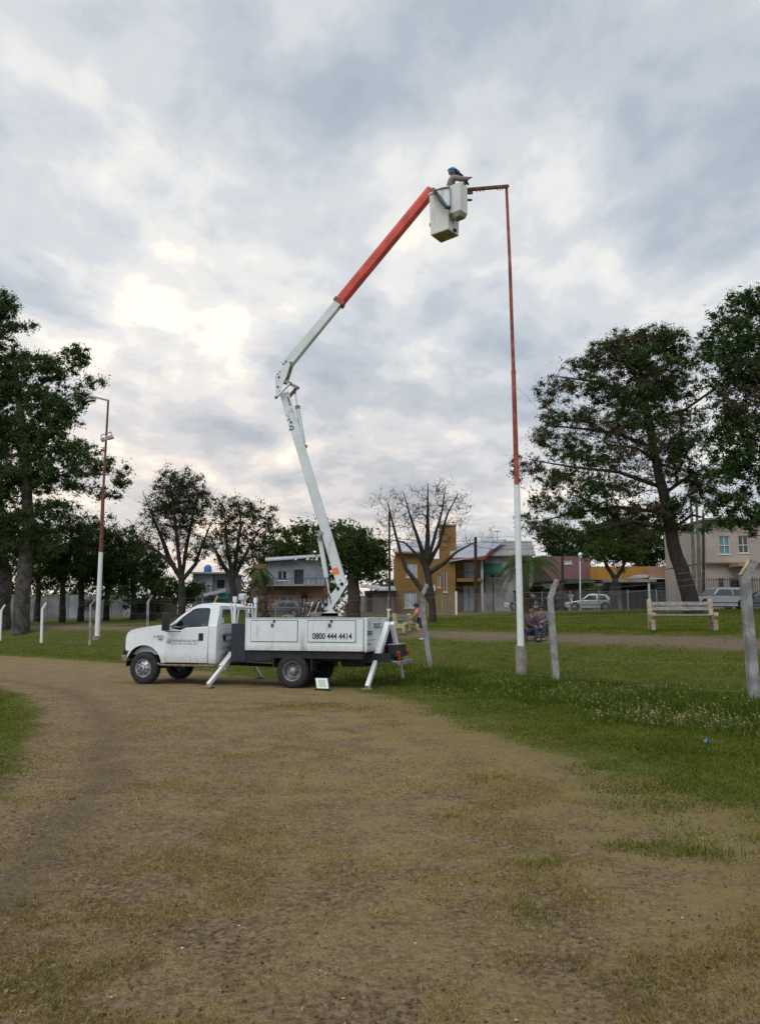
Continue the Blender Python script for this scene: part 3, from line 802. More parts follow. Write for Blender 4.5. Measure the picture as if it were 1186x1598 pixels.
# --- wheels
def wheel(name, cx, cyo, s, dual, capm):
    """s=+1 near side; cyo is the outer tyre face"""
    mb = MB(); R0 = .41; wd = .235
    def tyre(yf):
        y = lambda d: s * (yf - d)
        mb.lathe([(.235, y(.02)), (.30, y(0)), (.365, y(.008)), (R0 - .012, y(.03)), (R0, y(.055)), (R0, y(wd - .055)), (R0 - .012, y(wd - .03)), (.30, y(wd)), (.235, y(wd - .02))], (cx, 0, .41), 'y', 40, True)
        for k in range(40):
            a = 2 * math.pi * k / 40; ca, sa = math.cos(a), math.sin(a)
            for d0, d1 in ((.035, .095), (.14, .20)):
                p = Vector((cx + ca * (R0 + .003), s * (yf - d0), .41 + sa * (R0 + .003))); q = Vector((cx + ca * (R0 + .003), s * (yf - d1), .41 + sa * (R0 + .003)))
                mb.bar(p, q, .030, .012, (ca, 0, sa))
    tyre(cyo)
    if dual: tyre(cyo - .27)
    w = T_(mb, 'wheel', M_rub, smooth=True)
    mb = MB(); y = lambda d: s * (cyo - d)
    if dual:
        mb.lathe([(.245, y(.015)), (.225, y(.02)), (.215, y(.06)), (.17, y(.13)), (.09, y(.14)), (.085, y(.05)), (.05, y(.04)), (.001, y(.04))], (cx, 0, .41), 'y', 36)
    else:
        mb.lathe([(.235, y(.015)), (.215, y(.018)), (.20, y(.06)), (.175, y(.03)), (.11, y(-.02)), (.085, y(-.02)), (.08, y(-.06)), (.05, y(-.07)), (.001, y(-.07))], (cx, 0, .41), 'y', 36)
    rm = T_(mb, 'rim', capm, w, smooth=True)
    mb = MB()
    for k in range(8):
        a = 2 * math.pi * (k + .3) / 8; r = .155 if not dual else .145; d = .003 if not dual else .128
        cxx, czz = cx + r * math.cos(a), .41 + r * math.sin(a)
        mb.lathe([(.027, y(d)), (.027, y(d + .006)), (.001, y(d + .006))] if dual else [(.024, y(d - .006)), (.001, y(d - .006))], (cxx, 0, czz), 'y', 10)
    T_(mb, 'rim_hole', M_dark, w)
    mb = MB(); d = .045 if dual else -.06
    mb.lathe([(.055, y(d + .02)), (.055, y(d)), (.03, y(d - .012)), (.001, y(d - .012))], (cx, 0, .41), 'y', 16)
    for k in range(8):
        a = 2 * math.pi * k / 8; mb.lathe([(.011, y(.13 if dual else -.015)), (.011, y(.10 if dual else -.045)), (.001, y(.10 if dual else -.045))], (cx + .085 * math.cos(a) * 1.12, 0, .41 + .085 * math.sin(a) * 1.12), 'y', 6)
    T_(mb, 'hub', M_black if not dual else M_grey, w)
wheel('wheel', 4.13, .985, 1, False, M_cap); wheel('wheel', 4.13, .985, -1, False, M_cap)
wheel('wheel', -.05, 1.0, 1, True, M_rim); wheel('wheel', -.05, 1.0, -1, True, M_rim)

# --- service body
for s in (1, -1):
    mb = MB(); mb.box(-1.89, 1.19, s * .64, s * 1.04, .91, 1.695)
    sb = T_(mb, 'side_locker', M_box, bevel=0.012)
    mb = MB()
    mb.box(-1.90, 1.20, s * 1.04, s * 1.052, .908, 1.045); mb.box(-1.90, 1.20, s * .62, s * 1.052, 1.695, 1.712)
    mb.box(-1.90, -1.87, s * 1.04, s * 1.054, .91, 1.70); mb.box(1.17, 1.20, s * 1.04, s * 1.054, .91, 1.70)
    T_(mb, 'edge_trim', M_box, sb, bevel=0.004)
    for x0, x1 in ((-.20, 1.04), (-1.70, -.48)):
        mb = MB(); mb.box(x0 - .015, x1 + .015, s * 1.0405, s * 1.0425, 1.115, 1.655); T_(mb, 'door_gap', M_dark, sb)
        mb = MB(); mb.box(x0, x1, s * 1.042, s * 1.058, 1.13, 1.64); mb.box(x0, x1, s * 1.058, s * 1.061, 1.37, 1.38)
        hd = T_(mb, 'locker_door', M_box, bevel=0.006)
        xm = (x0 + x1) / 2 + .04
        mb = MB(); mb.box(xm - .04, xm + .04, s * 1.058, s * 1.066, 1.47, 1.58); T_(mb, 'latch', M_grey, hd)
        mb = MB(); mb.box(xm - .025, xm + .03, s * 1.066, s * 1.072, 1.50, 1.55); mb.box(xm - .07, xm - .02, s * 1.055, s * 1.08, 1.60, 1.66); T_(mb, 'keyhole', M_black, hd)
mb = MB(); mb.box(-1.95, 1.19, -.64, .64, .92, 1.02); T_(mb, 'deck', M_grey)
mb = MB(); mb.box(1.17, 1.20, -.64, .64, 1.02, 1.68); T_(mb, 'bulkhead', M_box)
# tail panel with louvres and holes
mb = MB(); mb.prism([(-1.91, 1.72), (-1.99, 1.72), (-1.99, .93), (-1.95, .88), (-1.91, .91)], -1.0, 1.03); tp = T_(mb, 'tail_panel', M_box, bevel=.008)
for (y0, y1, z0, z1) in ((.45, -.15, 1.47, 1.56), (.98, .62, 1.33, 1.385), (.98, .60, 1.29, 1.30), (.98, .75, 1.06, 1.10), (.98, .2, 1.17, 1.175), (-.35, -.8, 1.4, 1.5)):
    mb = MB(); mb.box(-1.992, -1.998, y0, y1, z0, z1); T_(mb, 'vent_slot', M_grey if z1 - z0 > .03 else M_dark, tp)
    if z1 - z0 > .05:
        mb = MB()
        mb.box(-1.990, -2.012, y0 + .02, y1 - .02, z1, z1 + .012); mb.box(-1.990, -2.012, y0 + .02, y1 - .02, z0 - .012, z0); T_(mb, 'slot_frame', M_ink, tp)
mb = MB(); mb.tube([(-2.0, .85, 1.62), (-2.0, .85, 1.5)], .012, 5); mb.sphere((-2.0, .85, 1.47), .02, 6, 4); T_(mb, 'hook', M_grey, tp)
mb = MB(); mb.box(-2.0, -1.96, -1.0, -.93, 1.70, 1.92); mb.box(-2.04, -1.94, -1.02, -.92, 1.90, 1.95); T_(mb, 'corner_post', mat('cream_paint', (.62, .58, .5), .6), tp)
# rear frame, bumper, lamps
mb = MB(); mb.box(-2.45, -2.20, -1.0, -.10, .72, 1.03); mb.box(-2.38, -2.22, -.85, -.2, .58, .75); mb.box(-2.2, -2.0, -.9, -.5, .75, 1.0)
T_(mb, 'rear_frame', M_black, bevel=.01)
mb = MB(); mb.box(-2.47, -2.18, -1.02, -.08, 1.03, 1.05); T_(mb, 'rear_frame_edge', M_grey)
mb = MB(); mb.bar((-2.60, .35, .60), (-2.60, -1.05, .60), .05, .10, (0, 0, 1)); mb.bar((-2.2, .2, .66), (-2.6, .2, .61), .05, .05); mb.bar((-2.2, -.8, .66), (-2.6, -.8, .61), .05, .05); T_(mb, 'rear_bumper', M_grey, bevel=.006)
for y in (-.16, -1.06):
    mb = MB(); mb.box(-2.50, -2.42, y - .09, y + .09, .74, .88); T_(mb, 'tail_light', M_redl, bevel=.02)
mb = MB(); mb.box(-2.55, -2.50, -.04, .02, .64, .80); T_(mb, 'side_reflector', M_redl)
# outriggers
M_leg = mat('white_leg_paint', (0.74, 0.77, 0.79), 0.45, var=.06, vscale=3, streak=((.34, .30, .25), .5, 5, .58))
def outrigger(x, y0, z0, y1, x1, big):
    p = Vector((x, y0, z0)); q = Vector((x1, y1, 0.04)); m_ = p.lerp(q, .58)
    mb = MB(); mb.bar(p, m_, .13 * big, .11 * big, (1, 0, 0)); mb.bar(m_ - (q - p).normalized() * .05, m_, .155 * big, .135 * big, (1, 0, 0)); o_ = T_(mb, 'outrigger_leg', M_leg, bevel=.012)
    mb = MB(); mb.bar(m_, q + Vector((0, 0, .03)), .085 * big, .075 * big, (1, 0, 0)); T_(mb, 'inner_beam', M_leg, o_, bevel=.008)
    mb = MB(); mb.tube([p.lerp(q, .12) + Vector((.07 * big, 0, .05)), p.lerp(q, .62) + Vector((.06 * big, 0, .04))], .028 * big, 8); T_(mb, 'outrigger_cylinder', M_grey, o_)
    mb = MB(); mb.box(x1 - .12, x1 + .12, y1 - .09, y1 + .09, .0, .045); T_(mb, 'foot_pad', M_rustst, o_, bevel=.008)
    return o_
outrigger(-2.10, -.44, 1.56, .97, -1.98, 1.32)
outrigger(-2.24, -.34, 1.58, -1.45, -2.24, 1.0)
outrigger(1.80, .10, 1.02, 1.52, 1.94, 1.2)
outrigger(1.84, -.10, 1.02, -1.52, 1.94, 1.0)
mb = MB(); mb.box(1.70, 1.90, -.5, .5, .80, 1.06); mb.box(-2.18, -2.04, -.80, -.52, .95, 1.50)
T_(mb, 'outrigger_frame', M_black, bevel=.01)
# headache rack
mb = MB()
for y in (.62, -.62):
    mb.tube([(1.72, y, 1.0), (1.72, y, 2.16)], .04, 8); mb.tube([(1.86, y - .05, 2.10), (1.74, y - .05, 1.0)], .022, 8)
    mb.box(1.68, 1.76, y - .05, y + .05, 2.12, 2.26)
mb.tube([(1.72, -.66, 1.98), (1.72, .66, 1.98)], .03, 8)
T_(mb, 'headache_rack', M_white)
mb = MB(); mb.box(1.55, 1.72, .25, .45, 2.16, 2.34); T_(mb, 'beacon', M_lens, bevel=.03)
# things lying on the lockers
mb = MB(); mb.tube([(.3, .85, 1.735), (.15, .8, 1.78), (-.05, .9, 1.74), (.1, .97, 1.73)], .022, 6); T_(mb, 'coiled_hose', M_rustst)
mb = MB(); mb.box(-1.84, -1.35, .45, .9, 1.715, 1.74); T_(mb, 'black_mat', M_black)

# --- lettering
MX = Matrix.Rotation(R(180), 4, 'Z') @ Matrix.Rotation(R(90), 4, 'X')
def side_text(s, size, x, z, y, name, m, off=0.0, sx=1.0, parent=truck):
    return text_obj(s, size, name, m, parent, Matrix.Translation((x, y, z)) @ MX, off, .0015, sx)
side_text('0800 444 4414', .20, -1.11, 1.26, 1.0605, 'phone_number', M_ink, .005, .84)
side_text('COOPERATIVA ELECTRICA', .096, 2.93, 1.115, 1.0, 'door_lettering', M_ink2, .0, .70)
for k_, (xa_, xb2_) in enumerate(((3.34, 3.12), (3.10, 2.98), (2.96, 2.84), (2.82, 2.70), (2.68, 2.55))):
    mb = MB(); mb.box(xb2_, xa_, .9985, 1.0015, 1.036, 1.050); T_(mb, 'door_underline', M_ink2)
side_text('F-4000', .10, 3.70, 1.225, .999, 'fender_badge', M_grey, .002, 1.05)
mb = MB(); mb.box(3.60, 3.70, .988, .992, 1.145, 1.17); T_(mb, 'fender_badge', M_ink2)
for r, m_, yy in ((.058, M_ink2, 1.0), (.046, mat('sticker_cream', (.6, .55, .42), .6), 1.002), (.020, M_org, 1.004)):
    mb = MB(); mb.lathe([(r, yy - .002), (r, yy), (.0005, yy)], (3.39, 0, 1.105), 'y', 20); T_(mb, 'emblem', m_)
mb = MB(); mb.box(3.345, 3.435, 1.0045, 1.006, 1.07, 1.098); T_(mb, 'emblem', M_grey)

# --- boom (raised nearly across the view)
BD = 20.05
def A(px, py, off=0.0):
    v = at(px, py, BD + off); return v
def Wd(mb, name, m, parent=truck, **k): return mb.build(name, m, parent, world=True, **k)
def plate(pix, d0, d1):
    mb = MB(); f = [at(x, y, BD + d0) for x, y in pix]; n = len(f)
    b_ = [Vector((p.x, BD + d1, p.z)) for p in f]
    mb.add(f + b_, [tuple(range(n)), tuple(range(2 * n - 1, n - 1, -1))] + [(i, i + n, (i + 1) % n + n, (i + 1) % n) for i in range(n)])
    return mb
tcx = A(515, 958)
mb = MB(); mb.lathe([(.30, 1.02), (.30, 1.55), (.36, 1.55), (.36, 1.66), (.2, 1.70)], (tcx.x, BD + .02, 0), 'z', 24); tur = Wd(mb, 'turret', M_grey, smooth=True)
mb = MB(); mb.box(tcx.x - .50, tcx.x + .26, BD - .30, BD + .32, 1.66, 1.86); mb.box(tcx.x - .62, tcx.x - .18, BD - .2, BD + .25, 1.72, 2.10); Wd(mb, 'pump_housing', M_rustst, tur, bevel=.03)
mb = MB()
for k in range(7):
    x0 = tcx.x - .75 + k * .09; mb.tube([(x0, BD - .22, 1.72), (x0 + .05, BD - .3, 1.98 + .08 * math.sin(k * 2)), (x0 + .2, BD - .24, 2.02 + .05 * k), (x0 + .3, BD - .18, 1.85)], .018, 6)
Wd(mb, 'hydraulic_hose', M_black, tur)
mb = MB()
for k in range(2):
    mb.tube([(tcx.x - .55 + k * .14, BD - .26, 1.75), (tcx.x - .42 + k * .16, BD - .28, 2.12)], .016, 6)
Wd(mb, 'control_lever', M_boom, tur)
Wd(plate([(500, 962), (502, 958), (513, 953), (518, 950), (524, 956), (533, 958), (533, 962)], -.30, -.26), 'turret_bracket', M_boom, tur, bevel=.006)
Wd(plate([(500, 946), (516, 928), (527, 914), (537, 908), (541, 914), (535, 924), (528, 936), (517, 952), (507, 953)], -.22, -.18), 'knuckle_plate', M_boom, bevel=.008)
Wd(plate([(500, 946), (516, 928), (527, 914), (537, 908), (541, 914), (535, 924), (528, 936), (517, 952), (507, 953)], .18, .22), 'knuckle_plate', M_boom, bevel=.008)
mb = MB()
for px, py in ((509, 944), (528, 919), (534, 912)):
    c_ = A(px, py); mb.lathe([(.001, -.245), (.045, -.245), (.045, .245), (.001, .245)], (c_.x, BD, c_.z), 'y', 14)
Wd(mb, 'pivot_pin', M_dark)
LB0, LB1 = A(533.5, 912), A(444, 614)
mb = MB(); mb.bar(LB0, LB1, .27, .30, (0, 1, 0), .245, .26); lb = Wd(mb, 'lower_boom', M_boom, bevel=.02)
# sticker and marks on the lower boom
def onboom(px, py, w, h, m, name, front=.157):
    u = (LB1 - LB0).normalized(); v = u.cross(Vector((0, 1, 0))); c_ = A(px, py)
    mb = MB(); c_ = Vector((c_.x, BD - front, c_.z))
    vs = [c_ + v * a * w / 2 + u * b_ * h / 2 for a, b_ in ((-1, -1), (1, -1), (1, 1), (-1, 1))]
    mb.add(vs, [(0, 1, 2, 3)]); return Wd(mb, name, m, lb)
onboom(524.5, 892, .16, .17, M_org, 'warning_sticker', .1535)
onboom(531, 906, .05, .05, M_grey, 'bolt', .1535)
u_ = (LB1 - LB0).normalized(); vv = u_.cross(Vector((0, 1, 0)))
c_ = A(456.3, 669); mb = MB(); mb.tube([Vector((c_.x, BD - .142, c_.z)) + u_ * math.cos(a) * .055 + vv * math.sin(a) * .042 for a in np.linspace(0, 2 * math.pi, 17)], .012, 5); Wd(mb, 'boom_lettering', M_ink2, lb)
for px, py, w, h in ((455, 661, .05, .07), (452.5, 656, .03, .06), (451, 651, .02, .03), (447.5, 650, .015, .05), (449.5, 658, .015, .06), (451.5, 666, .015, .05), (453, 673, .03, .06), (454, 645, .02, .02)):
    onboom(px, py, w, h, M_ink2, 'boom_lettering', .1425)
for px, py, w, h in ((449, 628, .07, .25), (453, 642, .03, .12)): onboom(px + 3, py, w * .6, h, M_rustst, 'rust_streak', .1425)
# lower cylinder
mb = MB(); mb.tube([A(499, 840, -.02), A(509.5, 901, -.02)], .065, 14); cy_ = Wd(mb, 'lift_cylinder', M_boom, smooth=True)
mb = MB(); mb.tube([A(509.5, 901, -.02), A(514.5, 932, -.02)], .024, 10); Wd(mb, 'piston_rod', M_chrome, cy_)
mb = MB(); mb.tube([A(498, 828, -.1), A(499, 842, -.1)], .05, 8); mb.bar(A(497, 838, -.02), A(503, 830, -.02), .08, .34, (0, 1, 0)); Wd(mb, 'cylinder_bracket', M_grey, cy_)
# elbow
Wd(plate([(433, 581), (450, 562), (453, 568), (448, 585), (437, 609), (431, 616), (430, 600), (429, 587)], -.20, -.16), 'elbow_plate', M_boom, bevel=.006)
Wd(plate([(433, 581), (450, 562), (453, 568), (448, 585), (437, 609), (431, 616), (430, 600), (429, 587)], .16, .20), 'elbow_plate', M_boom, bevel=.006)
mb = MB()
for px, py in ((436.8, 592), (435, 607), (435, 587), (438.5, 583)):
    c_ = A(px, py); r_ = .028 if py in (592, 607) else .014; mb.lathe([(.001, -.212), (r_, -.212), (r_, .212), (.001, .212)], (c_.x, BD, c_.z), 'y', 12)
Wd(mb, 'pivot_pin', M_ink)
mb = MB(); mb.bar(A(452, 566), A(442, 597), .20, .26, (0, 1, 0)); Wd(mb, 'elbow_core', M_rustst)
mb = MB(); mb.tube([A(431, 620, -.23), A(452.5, 598, -.23)], .038, 10); lk = Wd(mb, 'link_bar', M_boom)
mb = MB(); mb.tube([A(431, 620, -.28), A(431, 620, .28)], .045, 10); mb.tube([A(452.5, 598, -.26), A(452.5, 598, .26)], .04, 10); mb.tube([A(465, 605.5, -.2), A(465, 605.5, .2)], .042, 10); Wd(mb, 'link_pin', M_rustst, lk)
mb = MB(); mb.bar(A(444, 594, -.13), A(454, 599, -.13), .09, .05, (0, 1, 0)); mb.bar(A(452, 598, -.13), A(466, 605.5, -.13), .075, .05, (0, 1, 0)); mb.bar(A(452, 598, .13), A(466, 605.5, .13), .075, .05, (0, 1, 0)); Wd(mb, 'link_bar', M_grey, lk)
mb = MB(); mb.bar(A(450, 620, .0), A(462, 607, .0), .06, .14, (0, 1, 0)); Wd(mb, 'link_bar', M_rustst, lk)
mb = MB(); mb.tube([A(464.6, 635), A(473.5, 690)], .058, 14); cy2 = Wd(mb, 'elbow_cylinder', M_boom, smooth=True)
mb = MB(); mb.tube([A(459.5, 603), A(464.6, 636)], .026, 10); Wd(mb, 'piston_rod', M_chrome, cy2)
mb = MB(); mb.tube([A(464.2, 633), A(464.8, 638)], .066, 12); mb.tube([A(473.2, 688), A(475, 700)], .035, 8); mb.bar(A(472, 694, -.06), A(479, 698, -.06), .10, .05, (0, 1, 0)); mb.bar(A(475, 699), A(477, 713), .07, .1, (0, 1, 0)); Wd(mb, 'cylinder_bracket', M_rustst, cy2)
# upper boom
U0, U1, U2 = A(446, 572), A(529, 472), A(673.5, 296.5)
ud = (U2 - A(529, 472)).normalized()
mb = MB(); mb.bar(U0, U1 + (U1 - U0).normalized() * .12, .26, .26, (0, 1, 0), .215, .25); Wd(mb, 'upper_boom', M_boom, bevel=.02)
def octo(name, a, b_, w, h, w2, h2, m, par=truck):
    a = Vector(a); b_ = Vector(b_); d = (b_ - a).normalized(); vy = Vector((0, 1, 0)); vx = d.cross(vy)
    mb = MB(); vs = []
    for c_, ww, hh in ((a, w, h), (b_, w2, h2)):
        for i, j in ((-1, -.55), (-.55, -1), (.55, -1), (1, -.55), (1, .55), (.55, 1), (-.55, 1), (-1, .55)): vs.append(c_ + vx * i * ww / 2 + vy * j * hh / 2)
    fs = [tuple(range(8)), tuple(range(15, 7, -1))] + [(i, (i + 1) % 8, (i + 1) % 8 + 8, i + 8) for i in range(8)]
    mb.add(vs, fs); return Wd(mb, name, m, par, bevel=.012)
octo('insulated_boom', A(530, 471), A(673.5, 297), .29, .27, .30, .27, M_red)
mb = MB(); c1, c2 = A(527.5, 474.2), A(531.5, 469); mb.bar(c1, c2, .31, .29, (0, 1, 0)); Wd(mb, 'boom_collar', mat('dull_red', (.38, .07, .05), .6, var=.2), bevel=.01)
mb = MB(); mb.bar(A(650, 334), A(663, 318), .12, .06, (0, 1, 0)); o = Wd(mb, 'dark_patch', M_dark); o.location = ((ud.cross(Vector((0, 1, 0)))) * .12)  # dark block laid on the red boom near its tip
mb = MB(); mb.bar(A(648, 336, 0), A(658, 325, 0), .06, .20, (0, 1, 0)); o = Wd(mb, 'tip_cylinder', M_black)
# bucket: yawed 
ztip = A(675, 297)
def zr(px, py, z):
    r_ = at(px, py, 1.0); d = Vector((r_.x, 1.0, r_.z - CAM_H)); k = (z - CAM_H) / d.z; return Vector((d.x * k, d.y * k, z))
zb = at(688, 379, 20.10).z
cor = [zr(672, 367, zb), zr(688, 379, zb), zr(716, 368, zb), zr(699.5, 357, zb)]
print('BUCKET z', zb, [tuple(round(a, 2) for a in c_) for c_ in cor], 'edges', (cor[0]-cor[1]).length, (cor[1]-cor[2]).length)
cb = sum(cor, Vector()) / 4
def bucket(cors, z0, z1, taper, th, name, m, parent, bev=.03):
    cc = sum(cors, Vector()) / 4
    lo = [Vector((c_.x, c_.y, z0)) for c_ in cors]; hi = [Vector((cc.x + (c_.x - cc.x) * taper, cc.y + (c_.y - cc.y) * taper, z1)) for c_ in cors]
    def ins(p, f, z): return Vector((cc.x + (p.x - cc.x) * f, cc.y + (p.y - cc.y) * f, z))
    hi2 = [ins(p, 1 - th, z1) for p in hi]; lo2 = [ins(p, 1 - th, z0 + .04) for p in lo]
    mb = MB(); vs = lo + hi + hi2 + lo2; fs = [(3, 2, 1, 0), (12, 13, 14, 15)]
    for i in range(4):
        j = (i + 1) % 4; fs += [(i, j, j + 4, i + 4), (i + 4, j + 4, j + 8, i + 8), (i + 8, j + 8, j + 12, i + 12)]
    mb.add(vs, fs); return Wd(mb, name, m, parent, bevel=bev, seg=3)
M_bk = mat('bucket_fibreglass', (0.68, 0.68, 0.665), 0.5, var=.05, vscale=2.5, streak=((.40, .36, .31), .5, 4, .56))
zt = zb + 1.20
bk = bucket(cor, zb + .012, zt, 1.08, .06, 'bucket', M_bk, truck)
cc_ = cb
mb = MB(); mb.add([Vector((cb.x + (c_.x - cb.x) * .96, cb.y + (c_.y - cb.y) * .96, zb)) for c_ in cor] + [Vector((cb.x + (c_.x - cb.x) * .96, cb.y + (c_.y - cb.y) * .96, zb + .02)) for c_ in cor], [(3, 2, 1, 0), (4, 5, 6, 7)] + [(i, (i + 1) % 4, (i + 1) % 4 + 4, i + 4) for i in range(4)])
Wd(mb, 'bucket_floor', mat('brown_underside', (.34, .29, .18), .8, var=.25, vscale=4), bk)  # underside darker and browner than the bucket walls
mb = MB()
for i in range(4):
    j = (i + 1) % 4; p = Vector((cb.x + (cor[i].x - cb.x) * 1.10, cb.y + (cor[i].y - cb.y) * 1.10, zt)); q = Vector((cb.x + (cor[j].x - cb.x) * 1.10, cb.y + (cor[j].y - cb.y) * 1.10, zt)); mb.bar(p, q, .05, .05, (0, 0, 1))
Wd(mb, 'bucket_rim', M_bk, bk, bevel=.012)
mb = MB(); mb.lathe([(.001, 0), (.05, 0), (.05, .06), (.001, .06)], at(670, 350, 19.75), 'x', 10); Wd(mb, 'side_knob', M_grey, bk)
# small side bucket, to the right and nearer the camera
e1 = (cor[2] - cor[1]).normalized(); e2 = (cor[3] - cor[2]).normalized()
sc_ = at(715.5, 334, 19.33); w1, w2_ = .36, .34
sq = [sc_ - e1 * w1 / 2 - e2 * w2_ / 2, sc_ + e1 * w1 / 2 - e2 * w2_ / 2, sc_ + e1 * w1 / 2 + e2 * w2_ / 2, sc_ - e1 * w1 / 2 + e2 * w2_ / 2]
sq = [Vector((p.x, p.y, sc_.z)) for p in sq]
lowq = sc_.z; sb_ = bucket(sq, lowq, lowq + .80, 1.04, .08, 'tool_bucket', M_bk, truck, .035)
mb = MB(); cc2 = sum(sq, Vector()) / 4
lo = [Vector((cc2.x + (p.x - cc2.x) * .72, cc2.y + (p.y - cc2.y) * .72, lowq - .13)) for p in sq]; hi = [Vector((p.x, p.y, lowq + .001)) for p in sq]
mb.add(lo + hi, [(3, 2, 1, 0)] + [(i, (i + 1) % 4, (i + 1) % 4 + 4, i + 4) for i in range(4)]); Wd(mb, 'tool_bucket_base', mat('greenish_grey', (.28, .28, .22), .7, var=.25, vscale=5), sb_, bevel=.02)
# platform bracket joining the boom tip to the bucket
mb = plate([(679, 294), (702, 290), (703, 293), (702.5, 322), (700, 324), (690, 308)], -.80, -.75); Wd(mb, 'platform_bracket', M_box, bevel=.006)
mb = MB(); mb.tube([A(676, 295, -.30), A(681, 300, -.70), (A(690, 314, -.86)), A(697, 323, -.9), A(703, 323, -.9)], .055, 10); Wd(mb, 'bracket_arm', mat('dark_green_steel', (.035, .05, .05), .5, var=.3), smooth=True)
mb = MB(); mb.bar(A(675, 297, 0), A(679, 298, -.78), .10, .10, (0, 0, 1)); mb.tube([A(676, 299, -.42), A(676, 299, .15)], .06, 10); mb.tube([A(702.5, 292, -.82), A(702.5, 322, -.84)], .018, 6); mb.tube([A(679, 296, -.8), A(691, 292.5, -.82), A(702, 291, -.82)], .02, 6); Wd(mb, 'tip_pivot', M_grey)
mb = MB(); mb.tube([A(703, 332, -.75), A(712, 342, -.75)], .04, 6); Wd(mb, 'strap', M_rustst)
# ------------------------------------------------------------------ tall floodlight pole being worked on
M_rust = mat('rusty_red_steel', (0.30, 0.075, 0.045), 0.8, var=.35, vscale=5, streak=((.10, .04, .03), .8, 3, .52))
M_rustd = mat('dark_rust_steel', (0.16, 0.06, 0.045), 0.85, var=.35, vscale=5)
M_pw = mat('white_pole_paint', (0.72, 0.74, 0.76), 0.6, var=.05, vscale=4, streak=((.4, .36, .3), .4, 3, .6))
M_conc = mat('concrete', (0.26, 0.24, 0.21), 0.9, var=.2, vscale=6, bump=.4)
M_concd = mat('weathered_concrete', (0.27, 0.27, 0.275), 0.9, var=.3, vscale=3, bump=.8, streak=((.07, .06, .055), .85, 4, .50))
def lamp_pole(name, d, base, pts, rads, mats_, label, cat):
    root = empty(name, (base.x, d, gz1(base.x, d)), 0, label, cat)
    return root
D1 = 20.5
b0 = at(812, 1042, D1); g0 = gz1(b0.x, D1)
pole = empty('floodlight_pole', (b0.x, D1, g0), 0, 'tall floodlight pole, rusty red above white, with its arm reaching the raised bucket', 'pole')
X0 = at(812.5, 1008, D1).x
p1, p2, p3, p4 = at(806.5, 757, D1), at(801.3, 580, D1), at(795.5, 410, D1), at(790.3, 291, D1)
mb = MB(); mb.lathe([(.001, g0 - .2), (.145, g0 - .2), (.15, g0 + .40), (.145, at(812, 1008, D1).z), (.001, at(812, 1008, D1).z)], (X0, D1, 0), 'z', 24); mb.build('concrete_base', M_conc, pole, smooth=True)
mb = MB(); mb.tube([(X0, D1, g0 + .3), p1], [.092, .080], 20); mb.build('white_section', M_pw, pole, smooth=True)
mb = MB(); mb.tube([p1, p2], [.072, .060], 16); mb.tube([p2 - Vector((0, 0, .06)), p2 + Vector((0, 0, .04))], .066, 16); mb.build('rusty_section', M_rust, pole, smooth=True)
mb = MB(); mb.tube([p2, p3], [.050, .046], 14); mb.tube([p3, p4], [.042, .040], 14); mb.build('thin_section', M_rust, pole, smooth=True)
aend = at(729, 295.5, 19.85)
mb = MB(); mb.bar(p4 + Vector((.05, 0, .02)), aend, .085, .085, (0, 0, 1))
arm = mb.build('arm', M_rustd, pole, bevel=.008)
mb = MB()
for px in (744, 749, 754, 776, 780, 784):
    q = p4.lerp(aend, (790.3 - px) / 61); mb.tube([q + Vector((0, 0, -.03)), q + Vector((0, 0, -.09))], .014, 6)
mb.build('bolt', M_rustd, arm)
mb = MB(); mb.bar(at(726, 300.5, 19.8), at(737, 300.5, 19.9), .06, .06, (0, 0, 1)); mb.bar(at(727, 311.5, 19.8), at(736, 311.5, 19.9), .05, .05, (0, 0, 1)); mb.bar(at(727.5, 293, 19.82), at(727.5, 313, 19.82), .05, .04, (0, 1, 0)); mb.build('lamp_mount', M_rustd, arm)

# ------------------------------------------------------------------ lamp pole on the left
D2 = 47.0
g2 = gz1(at(150, 990, D2).x, D2); xb = at(152, 985, D2).x
lp = empty('street_lamp', (xb, D2, g2), 0, 'distant lamp pole on the left with twin floodlights and a bent arm', 'lamp pole')
a1, a2, a3 = at(157.5, 862, D2), at(161, 770, D2), at(169, 625, D2)
mb = MB(); mb.lathe([(.001, g2 - .3), (.26, g2 - .3), (.26, g2 + .22), (.001, g2 + .22)], (xb, D2, 0), 'z', 16); mb.build('concrete_base', M_conc, lp, smooth=True)
mb = MB(); mb.tube([(xb, D2, g2), a1], [.15, .13], 14); mb.build('white_section', M_pw, lp, smooth=True)
mb = MB(); mb.tube([a1, a2], [.12, .105], 12); mb.tube([a2, a3], [.075, .06], 10); mb.build('rusty_section', M_rustd, lp, smooth=True)
e_ = at(139.5, 617.5, D2); mb = MB(); mb.bar(a3 + Vector((.05, 0, .0)), e_, .10, .10, (0, 0, 1)); la = mb.build('arm', M_grey, lp)
mb = MB(); mb.tube([at(139.5, 614, D2), at(139.5, 625, D2)], .04, 6); mb.bar(at(137, 614.5, D2), at(143, 614.5, D2), .05, .05); q = at(141.5, 625, D2); mb.add([(q.x - .28, D2 - .2, q.z - .08), (q.x + .30, D2 - .2, q.z + .02), (q.x + .30, D2 + .2, q.z + .02), (q.x - .28, D2 + .2, q.z - .08), (q.x - .12, D2 - .1, q.z + .10), (q.x + .12, D2 - .1, q.z + .10), (q.x + .12, D2 + .1, q.z + .10), (q.x - .12, D2 + .1, q.z + .10)], [(0, 3, 2, 1), (4, 5, 6, 7), (0, 1, 5, 4), (1, 2, 6, 5), (2, 3, 7, 6), (3, 0, 4, 7)])
mb.build('lamp_head', M_grey, la)
